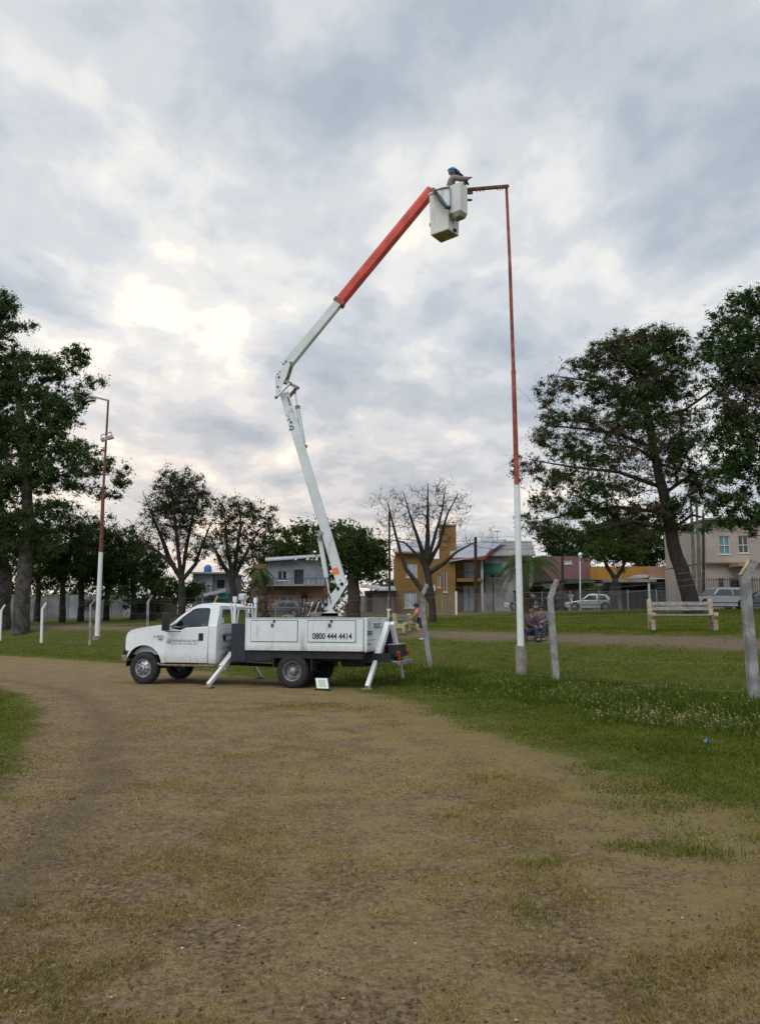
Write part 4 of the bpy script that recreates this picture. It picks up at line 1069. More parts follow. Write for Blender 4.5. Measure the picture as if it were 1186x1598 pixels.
for (x0, y0, x1, y1) in ((157.8, 688, 165, 683.5), (167, 685, 177, 680)):
    mb = MB(); a_, b_ = at(x0, y0 - 1, D2 - .3), at(x1, y1 + 1, D2 - .3); mb.bar(a_, b_, .22, .30, (0, 1, 0)); fl = mb.build('floodlight', M_pw, lp, bevel=.03)
    mb = MB(); mb.bar(a_ + Vector((.03, -.155, 0)), b_ + Vector((-.03, -.155, 0)), .16, .01, (0, 1, 0)); mb.build('lamp_glass', M_grey, fl)
mb = MB(); mb.bar(at(158, 679, D2), at(173.5, 674, D2), .06, .06); mb.bar(at(158, 679, D2), at(158, 688, D2), .05, .05); mb.bar(at(173.5, 674, D2), at(173.8, 683, D2), .05, .05); mb.build('cross_bar', M_grey, lp)

# ------------------------------------------------------------------ concrete posts of the field fence
fence = empty('field_fence', (4.35, 19.0, gz1(4.35, 19)), 0, 'wire fence on weathered concrete posts with bent tops running round the field', 'fence')
def fpost(base_px, bend_px, tip_px, d, w0=.15, w1=.11, m=M_concd, dz=0, label=None, rot=0):
    b = at(*base_px, d); g = gz1(b.x, d); b = Vector((b.x, d, g - .1)); q = at(*bend_px, d + dz); t_ = at(*tip_px, d + dz)
    mb = MB(); mb.bar(b, q, w0, w0 * .85, (0, 1, 0), w1, w1 * .85); mb.bar(q - (t_ - q).normalized() * .03, t_, w1, w1 * .85, (0, 1, 0), w1 * .8, w1 * .7)
    o = mb.build('post', m, fence, bevel=.010)
    o.data.name = 'post'
    if label: o['label'] = label
    return (b, q, t_)
M_pyel = mat('lichen_concrete', (0.42, 0.37, 0.20), 0.9, var=.3, vscale=6, bump=.4)
PS = []
PS.append(fpost((1178, 1092), (1162, 903), (1178, 874), 14.4, .19, .155))
PS.append(fpost((868, 1060), (858.5, 934), (869, 905), 19.0, .17, .135))
PS.append(fpost((672, 1028), (656.5, 932), (667, 912), 24.0, .16, .14, label='concrete fence post leaning hard to the left'))
PS.append(fpost((331, 1000), (333, 944), (340, 930), 37.0, .13, .10, M_pyel))
PS.append(fpost((231, 1000), (231, 940), (238, 929), 40.0, .13, .11))
PS.append(fpost((140.5, 1005), (141.5, 944), (149, 936), 43.5, .14, .12))
PS.append(fpost((64.5, 1005), (66, 951), (72, 941), 47.5, .15, .12, M_pw))
PS.append(fpost((0, 998), (2, 953), (8, 944), 52.0, .15, .12, M_pw))
mb = MB(); b, q, t_ = PS[0]; dd = (t_ - q).normalized(); mb.bar(q + dd * .03 + Vector((-.095, -.0, .04)), t_ + Vector((-.095, 0, .02)), .02, .11, (0, 1, 0)); mb.build('lichen_face', M_pyel, fence)
# wires
mb = MB()
ordr = [PS[0], PS[1], PS[2]]
def wires(a, b_):
    for f in (.10, .32, .55, .78, 1.0):
        p, q = a[0].lerp(a[1], f), b_[0].lerp(b_[1], f); mid = p.lerp(q, .5) - Vector((0, 0, .04)); mb.tube([p, mid, q], .0022, 3, False)
    for f in (.35, .75):
        p, q = a[1].lerp(a[2], f), b_[1].lerp(b_[2], f); mid = p.lerp(q, .5) - Vector((0, 0, .05)); mb.tube([p, mid, q], .002, 3, False)
wires(PS[0], PS[1]); wires(PS[1], PS[2]); wires(PS[2], PS[3]); wires(PS[3], PS[4]); wires(PS[4], PS[5]); wires(PS[5], PS[6]); wires(PS[6], PS[7])
mb.build('wire', M_grey, fence)

# ------------------------------------------------------------------ floodlight standing on the ground by the rear wheel
q = at(504, 1078, 18.45); gq = gz1(q.x, 18.45)
fl = empty('floodlight', (q.x, 18.45, gq), R(-14), 'black framed floodlight leaning on its stand on the ground by the rear wheel', 'floodlight')
def LF(mb, n, m, p=None, **k): return mb.build(n, m, p or fl, world=False, **k)
tilt = Matrix.Rotation(R(-26), 4, 'X')
def TB(mb, x0, x1, y0, y1, z0, z1, shear=-.32):
    n = len(mb.v); mb.box(x0, x1, y0, y1, z0, z1)
    for i in range(n, len(mb.v)):
        v = tilt @ Vector(mb.v[i]); mb.v[i] = (v.x + shear * v.z, v.y, v.z + .03)
mb = MB(); TB(mb, -.17, .17, 0, .05, 0, .30); hs = LF(mb, 'housing', M_black, bevel=.01)
mb = MB(); TB(mb, -.145, .145, -.006, -.001, .025, .275); LF(mb, 'lamp_glass', mat('floodlight_glass', (.62, .68, .66), .3), hs)
mb = MB(); TB(mb, -.09, .09, -.010, -.007, .06, .24); LF(mb, 'led_panel', mat('led_panel', (.40, .48, .44), .5, var=.25, vscale=60), hs)
mb = MB()
for s in (-.17, .12): mb.bar((s, .10, .20), (s - .06, .16, 0.0), .022, .012); mb.bar((s - .06, .16, .01), (s - .02, -.02, .01), .022, .012)
mb.bar((-.23, .16, .01), (.06, .16, .01), .02, .02); LF(mb, 'stand', M_black)

# ------------------------------------------------------------------ concrete benches
M_bcon = mat('cream_bench_concrete', (0.36, 0.29, 0.20), 0.9, var=.2, vscale=7, bump=.4)
M_slat = mat('worn_white_slat', (0.28, 0.27, 0.27), 0.85, var=.2, vscale=8)
def bench(loc, rz, length, sc, label, mb_=M_bcon):
    root = empty('park_bench', loc, rz, label, 'bench', 'concrete park benches')
    def B(mb, n, m, p=None, **k): return mb.build(n, m, p or root, world=False, **k)
    prof = [(-.30, 0), (-.19, 0), (-.16, .22), (.10, .22), (.17, 0), (.29, 0), (.27, .30), (.30, .46), (.36, .80), (.33, .90), (.24, .92), (.19, .84), (.13, .50), (.05, .42), (-.18, .42), (-.22, .50), (-.36, .52), (-.40, .44), (-.37, .38), (-.30, .34)]
    for s in (-1, 1):
        mb = MB(); mb.prism([(a_ * sc, b_ * sc) for a_, b_ in prof], -.07, .07, lambda x, y, z: (s * (length / 2 - .12) + y, x, z)); B(mb, 'bench_end', mb_, bevel=.025, seg=3)
    for k in range(4):
        y = (-.13 + k * .085) * sc; mb = MB(); mb.box(-length / 2 + .05, length / 2 - .05, y, y + .065 * sc, .425 * sc, .465 * sc); B(mb, 'seat_slat', M_slat, bevel=.006)
    for k, z in enumerate((.58, .72)):
        mb = MB(); y = (.155 + k * .035) * sc; mb.box(-length / 2 + .05, length / 2 - .05, y, y + .04 * sc, z * sc, (z + .11) * sc); B(mb, 'back_slat', M_slat, bevel=.006)
    return root
q = at(1065, 978, 25.2); bench((q.x, 25.2, gz1(q.x, 25.2)), R(-9), 2.15, 1.12, 'cream concrete bench facing the field on the right, below the big tree')
q = at(637, 978, 33.5); bench((q.x - .05, 33.5, gz1(q.x, 33.5)), R(62), 1.7, .92, 'small pale yellow concrete bench seen from its end beside the leaning post', mat('yellow_bench_concrete', (.42, .36, .21), .85, var=.12, vscale=6))
# ------------------------------------------------------------------ trees
M_bark = mat('bark', (0.030, 0.026, 0.022), 0.95, var=.35, vscale=4, bump=.8, bscale=12)
M_barkl = mat('pale_bark', (0.065, 0.058, 0.050), 0.95, var=.5, vscale=2.2, bump=.7, bscale=10)
M_barkr = mat('grey_bark', (0.038, 0.031, 0.025), 0.95, var=.3, vscale=4, bump=.8, bscale=12)
L_dark = leaf_mat('leaf_dark', (0.029, 0.049, 0.017), (0.049, 0.080, 0.026), (0.080, 0.119, 0.041))
L_pine = leaf_mat('leaf_pine', (0.032, 0.065, 0.020), (0.058, 0.109, 0.029), (0.087, 0.152, 0.043), brown=(0.138, 0.090, 0.072), bthr=.53, bscale=.30)
L_pine2 = leaf_mat('leaf_pine_far', (0.032, 0.065, 0.020), (0.052, 0.102, 0.029), (0.087, 0.145, 0.043), brown=(0.123, 0.084, 0.067), bthr=.57, bscale=.30)
L_euc = leaf_mat('leaf_gum', (0.038, 0.065, 0.023), (0.065, 0.109, 0.035), (0.102, 0.160, 0.052))
L_olive = leaf_mat('leaf_olive', (0.065, 0.080, 0.032), (0.094, 0.116, 0.043), (0.138, 0.160, 0.065))
L_darkolive = leaf_mat('leaf_dark_olive', (0.034, 0.045, 0.018), (0.055, 0.070, 0.026), (0.085, 0.100, 0.038))
L_palm = leaf_mat('leaf_palm', (0.043, 0.080, 0.026), (0.072, 0.123, 0.038), (0.116, 0.174, 0.058))
L_bush = leaf_mat('leaf_bush', (0.032, 0.061, 0.017), (0.065, 0.102, 0.026), (0.102, 0.145, 0.043))

def leaves_mesh(centers, radii, counts, size, flat, elong, droop=0.0):
    tot = int(sum(counts)); ci = np.repeat(np.arange(len(centers)), counts)
    d = rng.normal(size=(tot, 3)); d /= np.linalg.norm(d, axis=1)[:, None]
    rad = np.abs(rng.normal(0, .62, tot))
    off = d * rad[:, None] * np.asarray(radii)[ci][:, None]; off[:, 2] *= flat
    c = np.asarray(centers)[ci] + off
    n = rng.normal(size=(tot, 3)); n /= np.linalg.norm(n, axis=1)[:, None]
    a = rng.normal(size=(tot, 3)); a[:, 2] -= droop; a -= n * np.sum(a * n, 1)[:, None]; a /= np.linalg.norm(a, axis=1)[:, None] + 1e-9
    b_ = np.cross(n, a)
    s = size * rng.uniform(.55, 1.35, tot)
    A_ = a * (s * elong)[:, None]; B_ = b_ * (s * .5)[:, None]
    V = np.stack([c - A_ * .5, c + B_ * .5 + A_ * .05, c + A_ * .5, c - B_ * .5 + A_ * .05], 1).reshape(-1, 3)
    k = np.arange(tot) * 4; F = np.stack([k, k + 1, k + 2, k + 3], 1)
    cr = rng.random(len(centers))
    return V, F, np.repeat(np.clip(rng.random(tot) * .6 + cr[ci] * .4, 0, 1), 4)

def grow(name, d, trunk, blobs, label, leafm, bark, clump=.5, lsize=.14, per=90, flat=.85, elong=1.6, twigs=0, group=None, branches=(), dr=None, dense=1.0, droop=0., leafy=1.0, thin=.018, jitter=.35, cat='tree', root_name='tree'):
    """trunk: [(px,py,radius)], blobs: [(px,py,rx,ry[,density])], all at distance d; dr depth factor"""
    ppm = FPX / d
    b0 = at(trunk[0][0], trunk[0][1], d); g = gz1(b0.x, d)
    root = empty(root_name, (b0.x, d, g), 0, label, cat, group)
    nodes = []; nr = []
    mb = MB()
    def addpath(pts, rads, n):
        mb.tube(pts, rads, n, True)
        for i in range(len(pts) - 1):
            L_ = (pts[i + 1] - pts[i]).length; k = max(1, int(L_ / .5))
            for j in range(k):
                t_ = j / k; nodes.append(pts[i].lerp(pts[i + 1], t_)); nr.append(rads[i] * (1 - t_) + rads[i + 1] * t_)
        nodes.append(pts[-1]); nr.append(rads[-1])
    def path(tr, depth0=0.0):
        out = []; rads = []
        for i, (px, py, r) in enumerate(tr):
            p = at(px, py, d); p = Vector((p.x, d + depth0 * i / max(1, len(tr) - 1), p.z)); out.append(p); rads.append(r)
        # smooth subdivision with wobble
        o2 = []; r2 = []
        for i in range(len(out) - 1):
            for j in range(3):
                t_ = j / 3; q = out[i].lerp(out[i + 1], t_)
                if i + j: q = q + Vector((random.uniform(-1, 1), random.uniform(-1, 1), 0)) * rads[i] * .14
                o2.append(q); r2.append(rads[i] * (1 - t_) + rads[i + 1] * t_)
        o2.append(out[-1]); r2.append(rads[-1])
        return o2, r2
    tp, tr_ = path(trunk)
    tp[0] = Vector((tp[0].x, tp[0].y, g - .3)); tr_[0] *= 1.12
    addpath(tp, tr_, 12)
    for br in branches:
        bp_, brr = path(br[1:], br[0]); 
        # start at nearest trunk node
        addpath(bp_, brr, 8)
    cl = []; cw = []
    for bl in blobs:
        px, py, rx, ry = bl[:4]; den = bl[4] if len(bl) > 4 else 1.0
        c_ = at(px, py, d); RX, RZ = rx / ppm * 1.02, ry / ppm * 1.15; RY = (RX + RZ) / 2 * (dr or 1.0)
        vol = 4.19 * RX * RY * RZ; n = max(4, int(4.6 * dense * (RX * RY * RZ) ** .78 / clump ** 2.0))
        for _ in range(n):
            v = rng.normal(size=3); v /= np.linalg.norm(v); r_ = rng.random() ** .45 * (1.0 + .35 * rng.random() ** 3)
            cl.append((c_.x + v[0] * r_ * RX, c_.y + v[1] * r_ * RY, c_.z + v[2] * r_ * RZ)); cw.append(den)
    cl = np.array(cl); cw = np.array(cw)
    top = np.array([tuple(n_) for n_ in nodes]); 
    dist0 = np.array([np.min(np.linalg.norm(top - c_, axis=1)) for c_ in cl]); order = np.argsort(dist0)
    NB = len(nodes); cap_ = NB + len(cl) * 6 + 10
    arrn = np.zeros((cap_, 3)); arrn[:NB] = top; arrr = np.zeros(cap_); arrr[:NB] = nr; cnt = NB
    base_z = g + 0.0
    for ii in order:
        c_ = cl[ii]; dv = np.linalg.norm(arrn[:cnt] - c_, axis=1)
        # prefer nodes below / inward
        pen = np.maximum(0, arrn[:cnt, 2] - c_[2]) * .8
        j = int(np.argmin(dv + pen - np.minimum(arrr[:cnt], .12) * 3)); s_ = Vector(arrn[j]); e_ = Vector(c_); L_ = (e_ - s_).length
        if L_ < .05: continue
        r0 = min(arrr[j] * .6, .012 + .016 * L_); r0 = max(r0, thin * .8)
        k = max(2, min(5, int(L_ / .6) + 1)); pts = [s_]; rads = [r0]
        sag = Vector((random.uniform(-1, 1), random.uniform(-1, 1), random.uniform(-.3, 1))) * L_ * .19
        for q_ in range(1, k + 1):
            t_ = q_ / k; p = s_.lerp(e_, t_) + sag * math.sin(math.pi * t_) + Vector((random.uniform(-1, 1), random.uniform(-1, 1), random.uniform(-1, 1))) * .08 * L_ * (t_ < 1)
            pts.append(p); rads.append(r0 * (1 - t_) + thin * .55 * t_)
            arrn[cnt] = p; arrr[cnt] = rads[-1]; cnt += 1
        mb.tube(pts, rads, 5 if r0 > .04 else 4, False)
    if twigs:
        for c_ in cl:
            for _ in range(twigs):
                v = Vector(rng.normal(size=3)); v.z = abs(v.z) * .8 + .15; v.normalize(); l_ = clump * random.uniform(.7, 1.7); p = Vector(c_) + Vector(rng.normal(size=3)) * clump * .35
                q = p + v * l_ + Vector(rng.normal(size=3)) * l_ * .12
                mb.tube([p, p.lerp(q, .55) + Vector(rng.normal(size=3)) * l_ * .06, q], [thin * .6, thin * .45, thin * .22], 3, False)
    tk = mb.build('trunk', bark, root, smooth=True)
    counts = np.maximum(0, (per * cw * leafy * rng.uniform(.5, 1.4, len(cl)))).astype(int)
    if counts.sum():
        V, F, rr = leaves_mesh(cl, clump * rng.uniform(.7, 1.25, len(cl)), counts, lsize, flat, elong, droop)
        np_mesh('crown', V, F, leafm, root, attrs={'rnd': rr})
    TREE_FACES.append((label[:30], len(mb.f), int(counts.sum()), len(cl)))
    return root
TREE_FACES = []
# big tree on the far left
grow('t', 56, [(33, 984, .62), (38, 900, .5), (44, 830, .42), (40, 720, .34), (30, 620, .25), (20, 540, .15)],
     [(4, 474, 26, 20), (34, 510, 24, 9), (-25, 500, 40, 40), (60, 572, 40, 20), (25, 560, 30, 18), (118, 556, 22, 18), (92, 580, 24, 12), (140, 600, 24, 10, .8), (118, 618, 24, 14, .8), (100, 640, 30, 18, .7), (10, 600, 45, 28), (64, 620, 36, 20), (92, 640, 14, 22, .6), (14, 680, 48, 28, .9), (70, 690, 42, 26, .9), (118, 700, 32, 20, .8), (140, 722, 34, 20, .8), (70, 650, 50, 26, .7), (60, 730, 60, 26, .8), (188, 745, 20, 16, .8), (168, 772, 26, 10, .7), (110, 752, 34, 14, .7), (30, 750, 55, 24, .9), (-40, 620, 50, 110), (-30, 780, 50, 60), (86, 790, 36, 14, .7), (40, 810, 50, 24, .8), (28, 850, 34, 20, .8), (70, 850, 26, 18, .6)],
     'tall dark green tree at the left edge with a pale blotched trunk', L_euc, M_barkl, clump=.50, lsize=.15, per=80, flat=.8, dense=1.35, elong=1.8,
     branches=[(1.5, (40, 720, .16), (90, 660, .08), (135, 610, .03)), (-1.0, (41, 760, .14), (110, 740, .08), (180, 745, .03)), (0, (38, 700, .2), (-10, 640, .12), (-30, 560, .06)), (1, (30, 620, .15), (70, 590, .1), (118, 560, .04))])
grow('t', 61, [(3, 968, .70), (4, 900, .6), (0, 820, .5), (-10, 700, .35)], [(-20, 720, 60, 60), (0, 830, 45, 36), (30, 850, 40, 32), (-40, 860, 50, 40)],
     'thick trunk cut by the left edge of the photo with dark foliage above', L_euc, M_barkl, clump=.8, lsize=.22, per=70, flat=.85)
# row of low trees along the pale wall
row = [(58, 966, 62, 866, 40, 40), (97, 966, 98, 850, 38, 48), (126, 962, 130, 858, 36, 50), (166, 964, 168, 860, 38, 46), (208, 962, 205, 866, 36, 44), (238, 958, 236, 884, 20, 34)]
lab = ['small dark tree of the wall row, leftmost, beside the big pale trunk', 'small dark tree of the wall row, second from the left', 'small dark tree of the wall row just left of the lamp pole', 'small dark tree of the wall row just right of the lamp pole', 'dark rounded tree of the wall row left of the corrugated shed', 'slim dark tree at the right end of the wall row above the shed']
for (bx, by, cx_, cy_, rx, ry), lb_ in zip(row, lab):
    dd = 70 + random.uniform(-3, 3)
    grow('t', dd, [(bx, by, .30), (bx + 1, by - 30, .24), (cx_, cy_ + 10, .14)], [(cx_, cy_ + 38, rx * .8, ry * .35, .8), (cx_, cy_, rx * 1.1, ry * .8), (cx_ - rx * .5, cy_ + 26, rx * .75, ry * .55), (cx_ + rx * .5, cy_ + 24, rx * .75, ry * .55), (cx_ + 5, cy_ - ry * .6, rx * .6, ry * .4)],
         lb_, L_dark, M_bark, clump=.9, lsize=.18, per=110, flat=.85, dense=1.2, group='low trees along the pale wall')
# open multi-stem tree behind the bonnet
grow('t', 58, [(284, 950, .30), (284, 925, .27), (283, 905, .24)],
     [(262, 765, 26, 30, .8), (285, 752, 20, 18, .8), (262, 800, 26, 30, .8), (312, 775, 22, 28, .8), (300, 815, 24, 26, .6), (330, 845, 22, 20, .7), (265, 845, 22, 24, .5), (232, 800, 14, 30, .25), (225, 840, 14, 20, .2), (305, 860, 18, 18, .6), (284, 790, 30, 40, .6), (345, 815, 12, 18, .5)],
     'open multi stemmed tree with sparse leaves behind the bonnet of the truck', L_darkolive, M_bark, clump=.40, lsize=.125, per=36, flat=.9, dense=1.3, twigs=4, thin=.024, group='sparse trees behind the truck',
     branches=[(1, (283, 905, .18), (262, 870, .2), (246, 830, .12), (228, 790, .05), (216, 762, .02)), (-1, (284, 905, .19), (280, 860, .14), (276, 810, .09), (270, 750, .04)), (.5, (285, 905, .17), (304, 880, .14), (312, 855, .10), (325, 820, .05)), (1.5, (284, 900, .14), (289, 850, .14), (296, 800, .08), (302, 765, .03)), (-1.5, (284, 898, .16), (250, 862, .1), (225, 846, .05), (212, 838, .02))])
grow('t', 55, [(366, 950, .26), (364, 925, .23), (362, 905, .2)],
     [(350, 795, 22, 22, .7), (375, 800, 24, 24, .7), (405, 808, 26, 22, .8), (428, 822, 12, 12, .7), (360, 835, 26, 22, .6), (395, 840, 26, 20, .8), (370, 868, 26, 18, 1.0), (345, 868, 16, 16, .5), (400, 862, 16, 14, .8)],
     'sparse tree with a leaning bare limb behind the truck cab', L_darkolive, M_bark, clump=.40, lsize=.125, per=40, flat=.9, dense=1.25, twigs=4, thin=.022, group='sparse trees behind the truck',
     branches=[(1, (363, 905, .2), (345, 880, .14), (332, 855, .1), (322, 845, .06)), (0, (362, 905, .2), (370, 860, .13), (376, 820, .07), (372, 785, .03)), (-1, (363, 905, .18), (385, 865, .11), (405, 830, .06), (425, 815, .02)), (1, (362, 900, .16), (352, 850, .1), (346, 800, .04))])
# dense trees behind the grey house
grow('t', 88, [(455, 945, .35), (455, 900, .28), (456, 870, .2)], [(440, 858, 30, 26), (470, 846, 36, 24), (505, 846, 34, 24), (425, 872, 20, 16), (535, 850, 30, 26), (580, 870, 30, 30)], 'dense green trees behind the grey two storey house roof', L_bush, M_bark, clump=1.1, lsize=.30, per=85, dense=1.5)
grow('t', 52, [(552, 962, .48), (552, 920, .42), (550, 885, .3), (548, 850, .15)], [(520, 850, 26, 24), (552, 848, 30, 26), (582, 868, 24, 26), (560, 885, 34, 22), (596, 890, 12, 16), (590, 850, 10, 14, .5), (530, 880, 24, 20)],
     'dense dark tree with a thick trunk right of the boom base', L_dark, M_barkr, clump=.7, lsize=.20, per=85, dense=1.4)
# bare tree in front of the ochre house
grow('t', 46, [(676, 968, .22), (674, 930, .20), (668, 900, .22), (664, 882, .2)],
     [(598, 785, 22, 18, .14), (625, 790, 30, 26, .2), (600, 820, 24, 20, .1), (640, 820, 30, 26, .15), (668, 785, 24, 30, .35), (690, 775, 26, 24, .3), (722, 785, 18, 22, .25), (712, 815, 24, 22, .1), (680, 820, 26, 22, .15), (646, 850, 24, 18, .1), (740, 850, 12, 10, .05), (700, 845, 20, 16, .1)],
     'nearly bare spreading tree in front of the ochre house', L_olive, M_bark, clump=.42, lsize=.12, per=14, flat=1, dense=.75, twigs=5, thin=.017,
     branches=[(1, (676, 945, .15), (655, 915, .15), (634, 888, .13), (625, 860, .10), (615, 820, .07), (605, 780, .03)), (-1, (664, 882, .18), (655, 850, .12), (640, 810, .06), (628, 770, .02)), (.3, (664, 882, .2), (668, 840, .14), (668, 790, .07), (668, 752, .02)), (1.2, (665, 885, .18), (685, 850, .11), (700, 800, .06), (718, 765, .02)), (-.6, (668, 895, .17), (692, 880, .12), (712, 862, .07), (742, 846, .03)), (-1.5, (664, 884, .14), (676, 845, .1), (688, 800, .05), (692, 765, .02)), (1, (664, 884, .14), (648, 862, .09), (632, 845, .05), (600, 838, .02))])
# slim bare sapling twigs near the utility pole
grow('t', 60, [(770, 955, .06), (769, 900, .05), (764, 860, .03)], [(764, 840, 12, 20, .05)], 'thin bare sapling between the utility pole and the green awning', L_olive, M_bark, clump=.45, lsize=.12, per=8, dense=.9, twigs=5, thin=.016)
# big conifer on the right
grow('t', 44, [(1085, 965, .52), (1068, 905, .44), (1050, 850, .37), (1035, 770, .30), (1020, 700, .25), (1010, 640, .20), (1000, 585, .14), (990, 535, .07)],
     [(1008, 528, 40, 17), (975, 540, 36, 22), (1042, 540, 34, 24), (938, 552, 24, 18, .9), (925, 572, 30, 14, .8), (895, 568, 18, 10, .7), (1000, 570, 60, 26), (1075, 560, 26, 26, .7), (880, 600, 26, 14, .8), (852, 612, 16, 14, .9), (930, 605, 40, 20, .8), (990, 620, 50, 24, .8), (1060, 605, 44, 24, .7), (866, 645, 26, 20, .9), (915, 655, 36, 18, .8), (965, 665, 34, 18, .8), (1050, 655, 40, 16, .6), (850, 685, 20, 18, .9), (890, 705, 34, 20, 1), (945, 715, 36, 16, .8), (1075, 690, 36, 18, .7), (1000, 700, 20, 14, .5), (826, 725, 22, 16, .6), (870, 748, 30, 18, 1), (930, 760, 40, 14, .8), (1075, 740, 34, 18, .7), (985, 760, 24, 12, .6), (805, 735, 10, 20, .5), (852, 785, 26, 16, .8), (905, 795, 36, 16, .9), (1050, 790, 30, 14, .7), (960, 800, 40, 14, .8), (828, 815, 22, 14, .6), (870, 825, 30, 14, .8), (1095, 770, 24, 20, .8), (1030, 690, 60, 50, .2), (960, 700, 90, 60, .12), (1000, 640, 50, 30, .6), (1030, 600, 30, 24, .7), (1050, 715, 26, 30, .7), (1020, 800, 44, 20, .8), (980, 830, 50, 16, .8), (1060, 820, 26, 16, .7), (930, 765, 90, 30, .15)],
     'big conifer on the right with green top and reddish dead foliage lower down', L_pine, M_barkr, clump=.40, lsize=.105, per=78, flat=.75, dense=1.5, elong=1.9, droop=.5, dr=1.2,
     branches=[(2, (1020, 700, .14), (970, 672, .1), (915, 660, .07), (860, 650, .03)), (-2, (1032, 760, .14), (960, 740, .1), (880, 735, .06), (815, 728, .025)), (1, (1040, 800, .13), (960, 790, .09), (890, 800, .05), (835, 815, .02)), (-1.5, (1012, 655, .12), (1060, 645, .09), (1110, 610, .05)), (1.5, (1008, 620, .12), (940, 590, .08), (880, 575, .04)), (1, (1036, 770, .12), (1075, 745, .09), (1120, 720, .04)), (-2, (1026, 720, .12), (985, 705, .08), (930, 705, .04)), (2, (1046, 830, .12), (1090, 800, .08), (1120, 800, .04)), (-1, (1045, 830, .11), (985, 815, .08), (920, 830, .05))])
grow('t', 39, [(1225, 980, .6), (1215, 850, .5), (1205, 700, .38), (1195, 560, .22), (1190, 480, .1)],
     [(1165, 470, 30, 20), (1190, 480, 40, 30), (1135, 500, 24, 22), (1120, 540, 26, 24), (1165, 530, 40, 34), (1150, 585, 36, 26), (1190, 600, 40, 40), (1120, 600, 22, 18, .7), (1150, 640, 34, 22), (1180, 670, 36, 28), (1130, 680, 26, 18, .8), (1150, 720, 40, 24), (1190, 740, 36, 34), (1120, 745, 26, 18, .8), (1140, 780, 34, 16), (1175, 800, 26, 18), (1110, 795, 20, 10, .7), (1240, 560, 50, 90), (1250, 720, 50, 90), (1180, 826, 16, 12, .6), (1125, 820, 34, 12, .8), (1160, 812, 30, 12, .8), (1150, 665, 60, 60, .4), (1140, 560, 40, 60, .4)],
     'tall dark conifer cut by the right edge of the photo', L_pine2, M_barkr, clump=.40, lsize=.125, per=70, flat=.8, dense=1.15, elong=1.9, dr=1.1)
# dark trees behind the coloured shops
grow('t', 80, [(885, 950, .42), (886, 905, .34), (888, 870, .2)], [(885, 850, 30, 24), (860, 835, 22, 22), (905, 865, 26, 18), (870, 870, 18, 12)], 'dark tree above the pink building', L_dark, M_bark, clump=.9, lsize=.25, per=80, dense=1.5, group='dark trees around the shop fronts')
grow('t', 84, [(1000, 940, .4), (1000, 880, .3)], [(935, 850, 30, 28), (975, 835, 36, 30), (1015, 845, 36, 34), (1045, 868, 30, 20), (1070, 880, 26, 16), (1000, 868, 40, 16), (930, 830, 24, 20)], 'broad dark mass of foliage behind the yellow shop front', L_dark, M_bark, clump=1.0, lsize=.28, per=85, dense=1.6, group='dark trees around the shop fronts')
grow('t', 60, [(959, 962, .32), (958, 925, .28), (960, 905, .24)], [(935, 862, 22, 12, .8), (962, 850, 28, 16), (985, 862, 20, 14, .8), (955, 870, 20, 10, .6), (968, 880, 10, 12, .6)], 'small forked tree in front of the yellow shop', L_bush, M_bark, clump=.6, lsize=.18, per=80, dense=1.4,
     branches=[(.5, (960, 905, .18), (949, 885, .15), (943, 865, .1), (935, 850, .05)), (-.5, (960, 905, .17), (970, 888, .14), (975, 868, .08), (982, 850, .04))])
for px_, l_ in ((1083.5, 'left one of two slim pale trunks in front of the peach wall'), (1092.5, 'right one of two slim pale trunks in front of the peach wall')):
    grow('t', 57, [(px_, 962, .15), (px_ - 1, 900, .13), (px_ - 2, 850, .12), (px_ - 6, 780, .09)], [(px_ - 6, 770, 14, 10, .8)], l_, L_pine2, mat('green_grey_bark', (.14, .14, .10), .9, var=.3), clump=.5, lsize=.15, per=60, group='slim pale trunks by the peach wall')
# shrub masses
grow('s', 70, [(925, 960, .08), (925, 940, .06)], [(925, 925, 18, 12), (910, 930, 10, 8)], 'round green shrub in front of the pink shop', L_bush, M_bark, clump=.5, lsize=.16, per=80, dense=1.6, root_name='shrub', cat='shrub')
grow('s', 64, [(282, 960, .08), (282, 940, .06)], [(262, 922, 20, 16), (290, 925, 18, 16), (308, 918, 12, 12)], 'dark green bush round the foot of the multi stemmed tree', L_bush, M_bark, clump=.55, lsize=.18, per=90, dense=1.6, root_name='shrub', cat='shrub')
grow('s', 66, [(870, 960, .06), (870, 945, .05)], [(868, 935, 14, 8, .7)], 'low dry shrub beside the dark parked car', L_olive, M_bark, clump=.4, lsize=.14, per=50, dense=1.2, root_name='shrub', cat='shrub')
grow('s', 60, [(842, 960, .08), (842, 945, .06)], [(838, 925, 16, 16), (855, 935, 12, 12), (822, 935, 14, 10)], 'dark overgrown shrub under the palm behind the pole', L_dark, M_bark, clump=.45, lsize=.14, per=90, dense=1.5, root_name='shrub', cat='shrub')
grow('s', 66, [(232, 962, .08), (232, 945, .06)], [(190, 935, 24, 12, .8), (150, 938, 20, 10, .7), (222, 940, 14, 10, .7)], 'scraggy dark undergrowth left of the corrugated shed', L_dark, M_bark, clump=.5, lsize=.15, per=70, dense=1.2, root_name='shrub', cat='shrub')
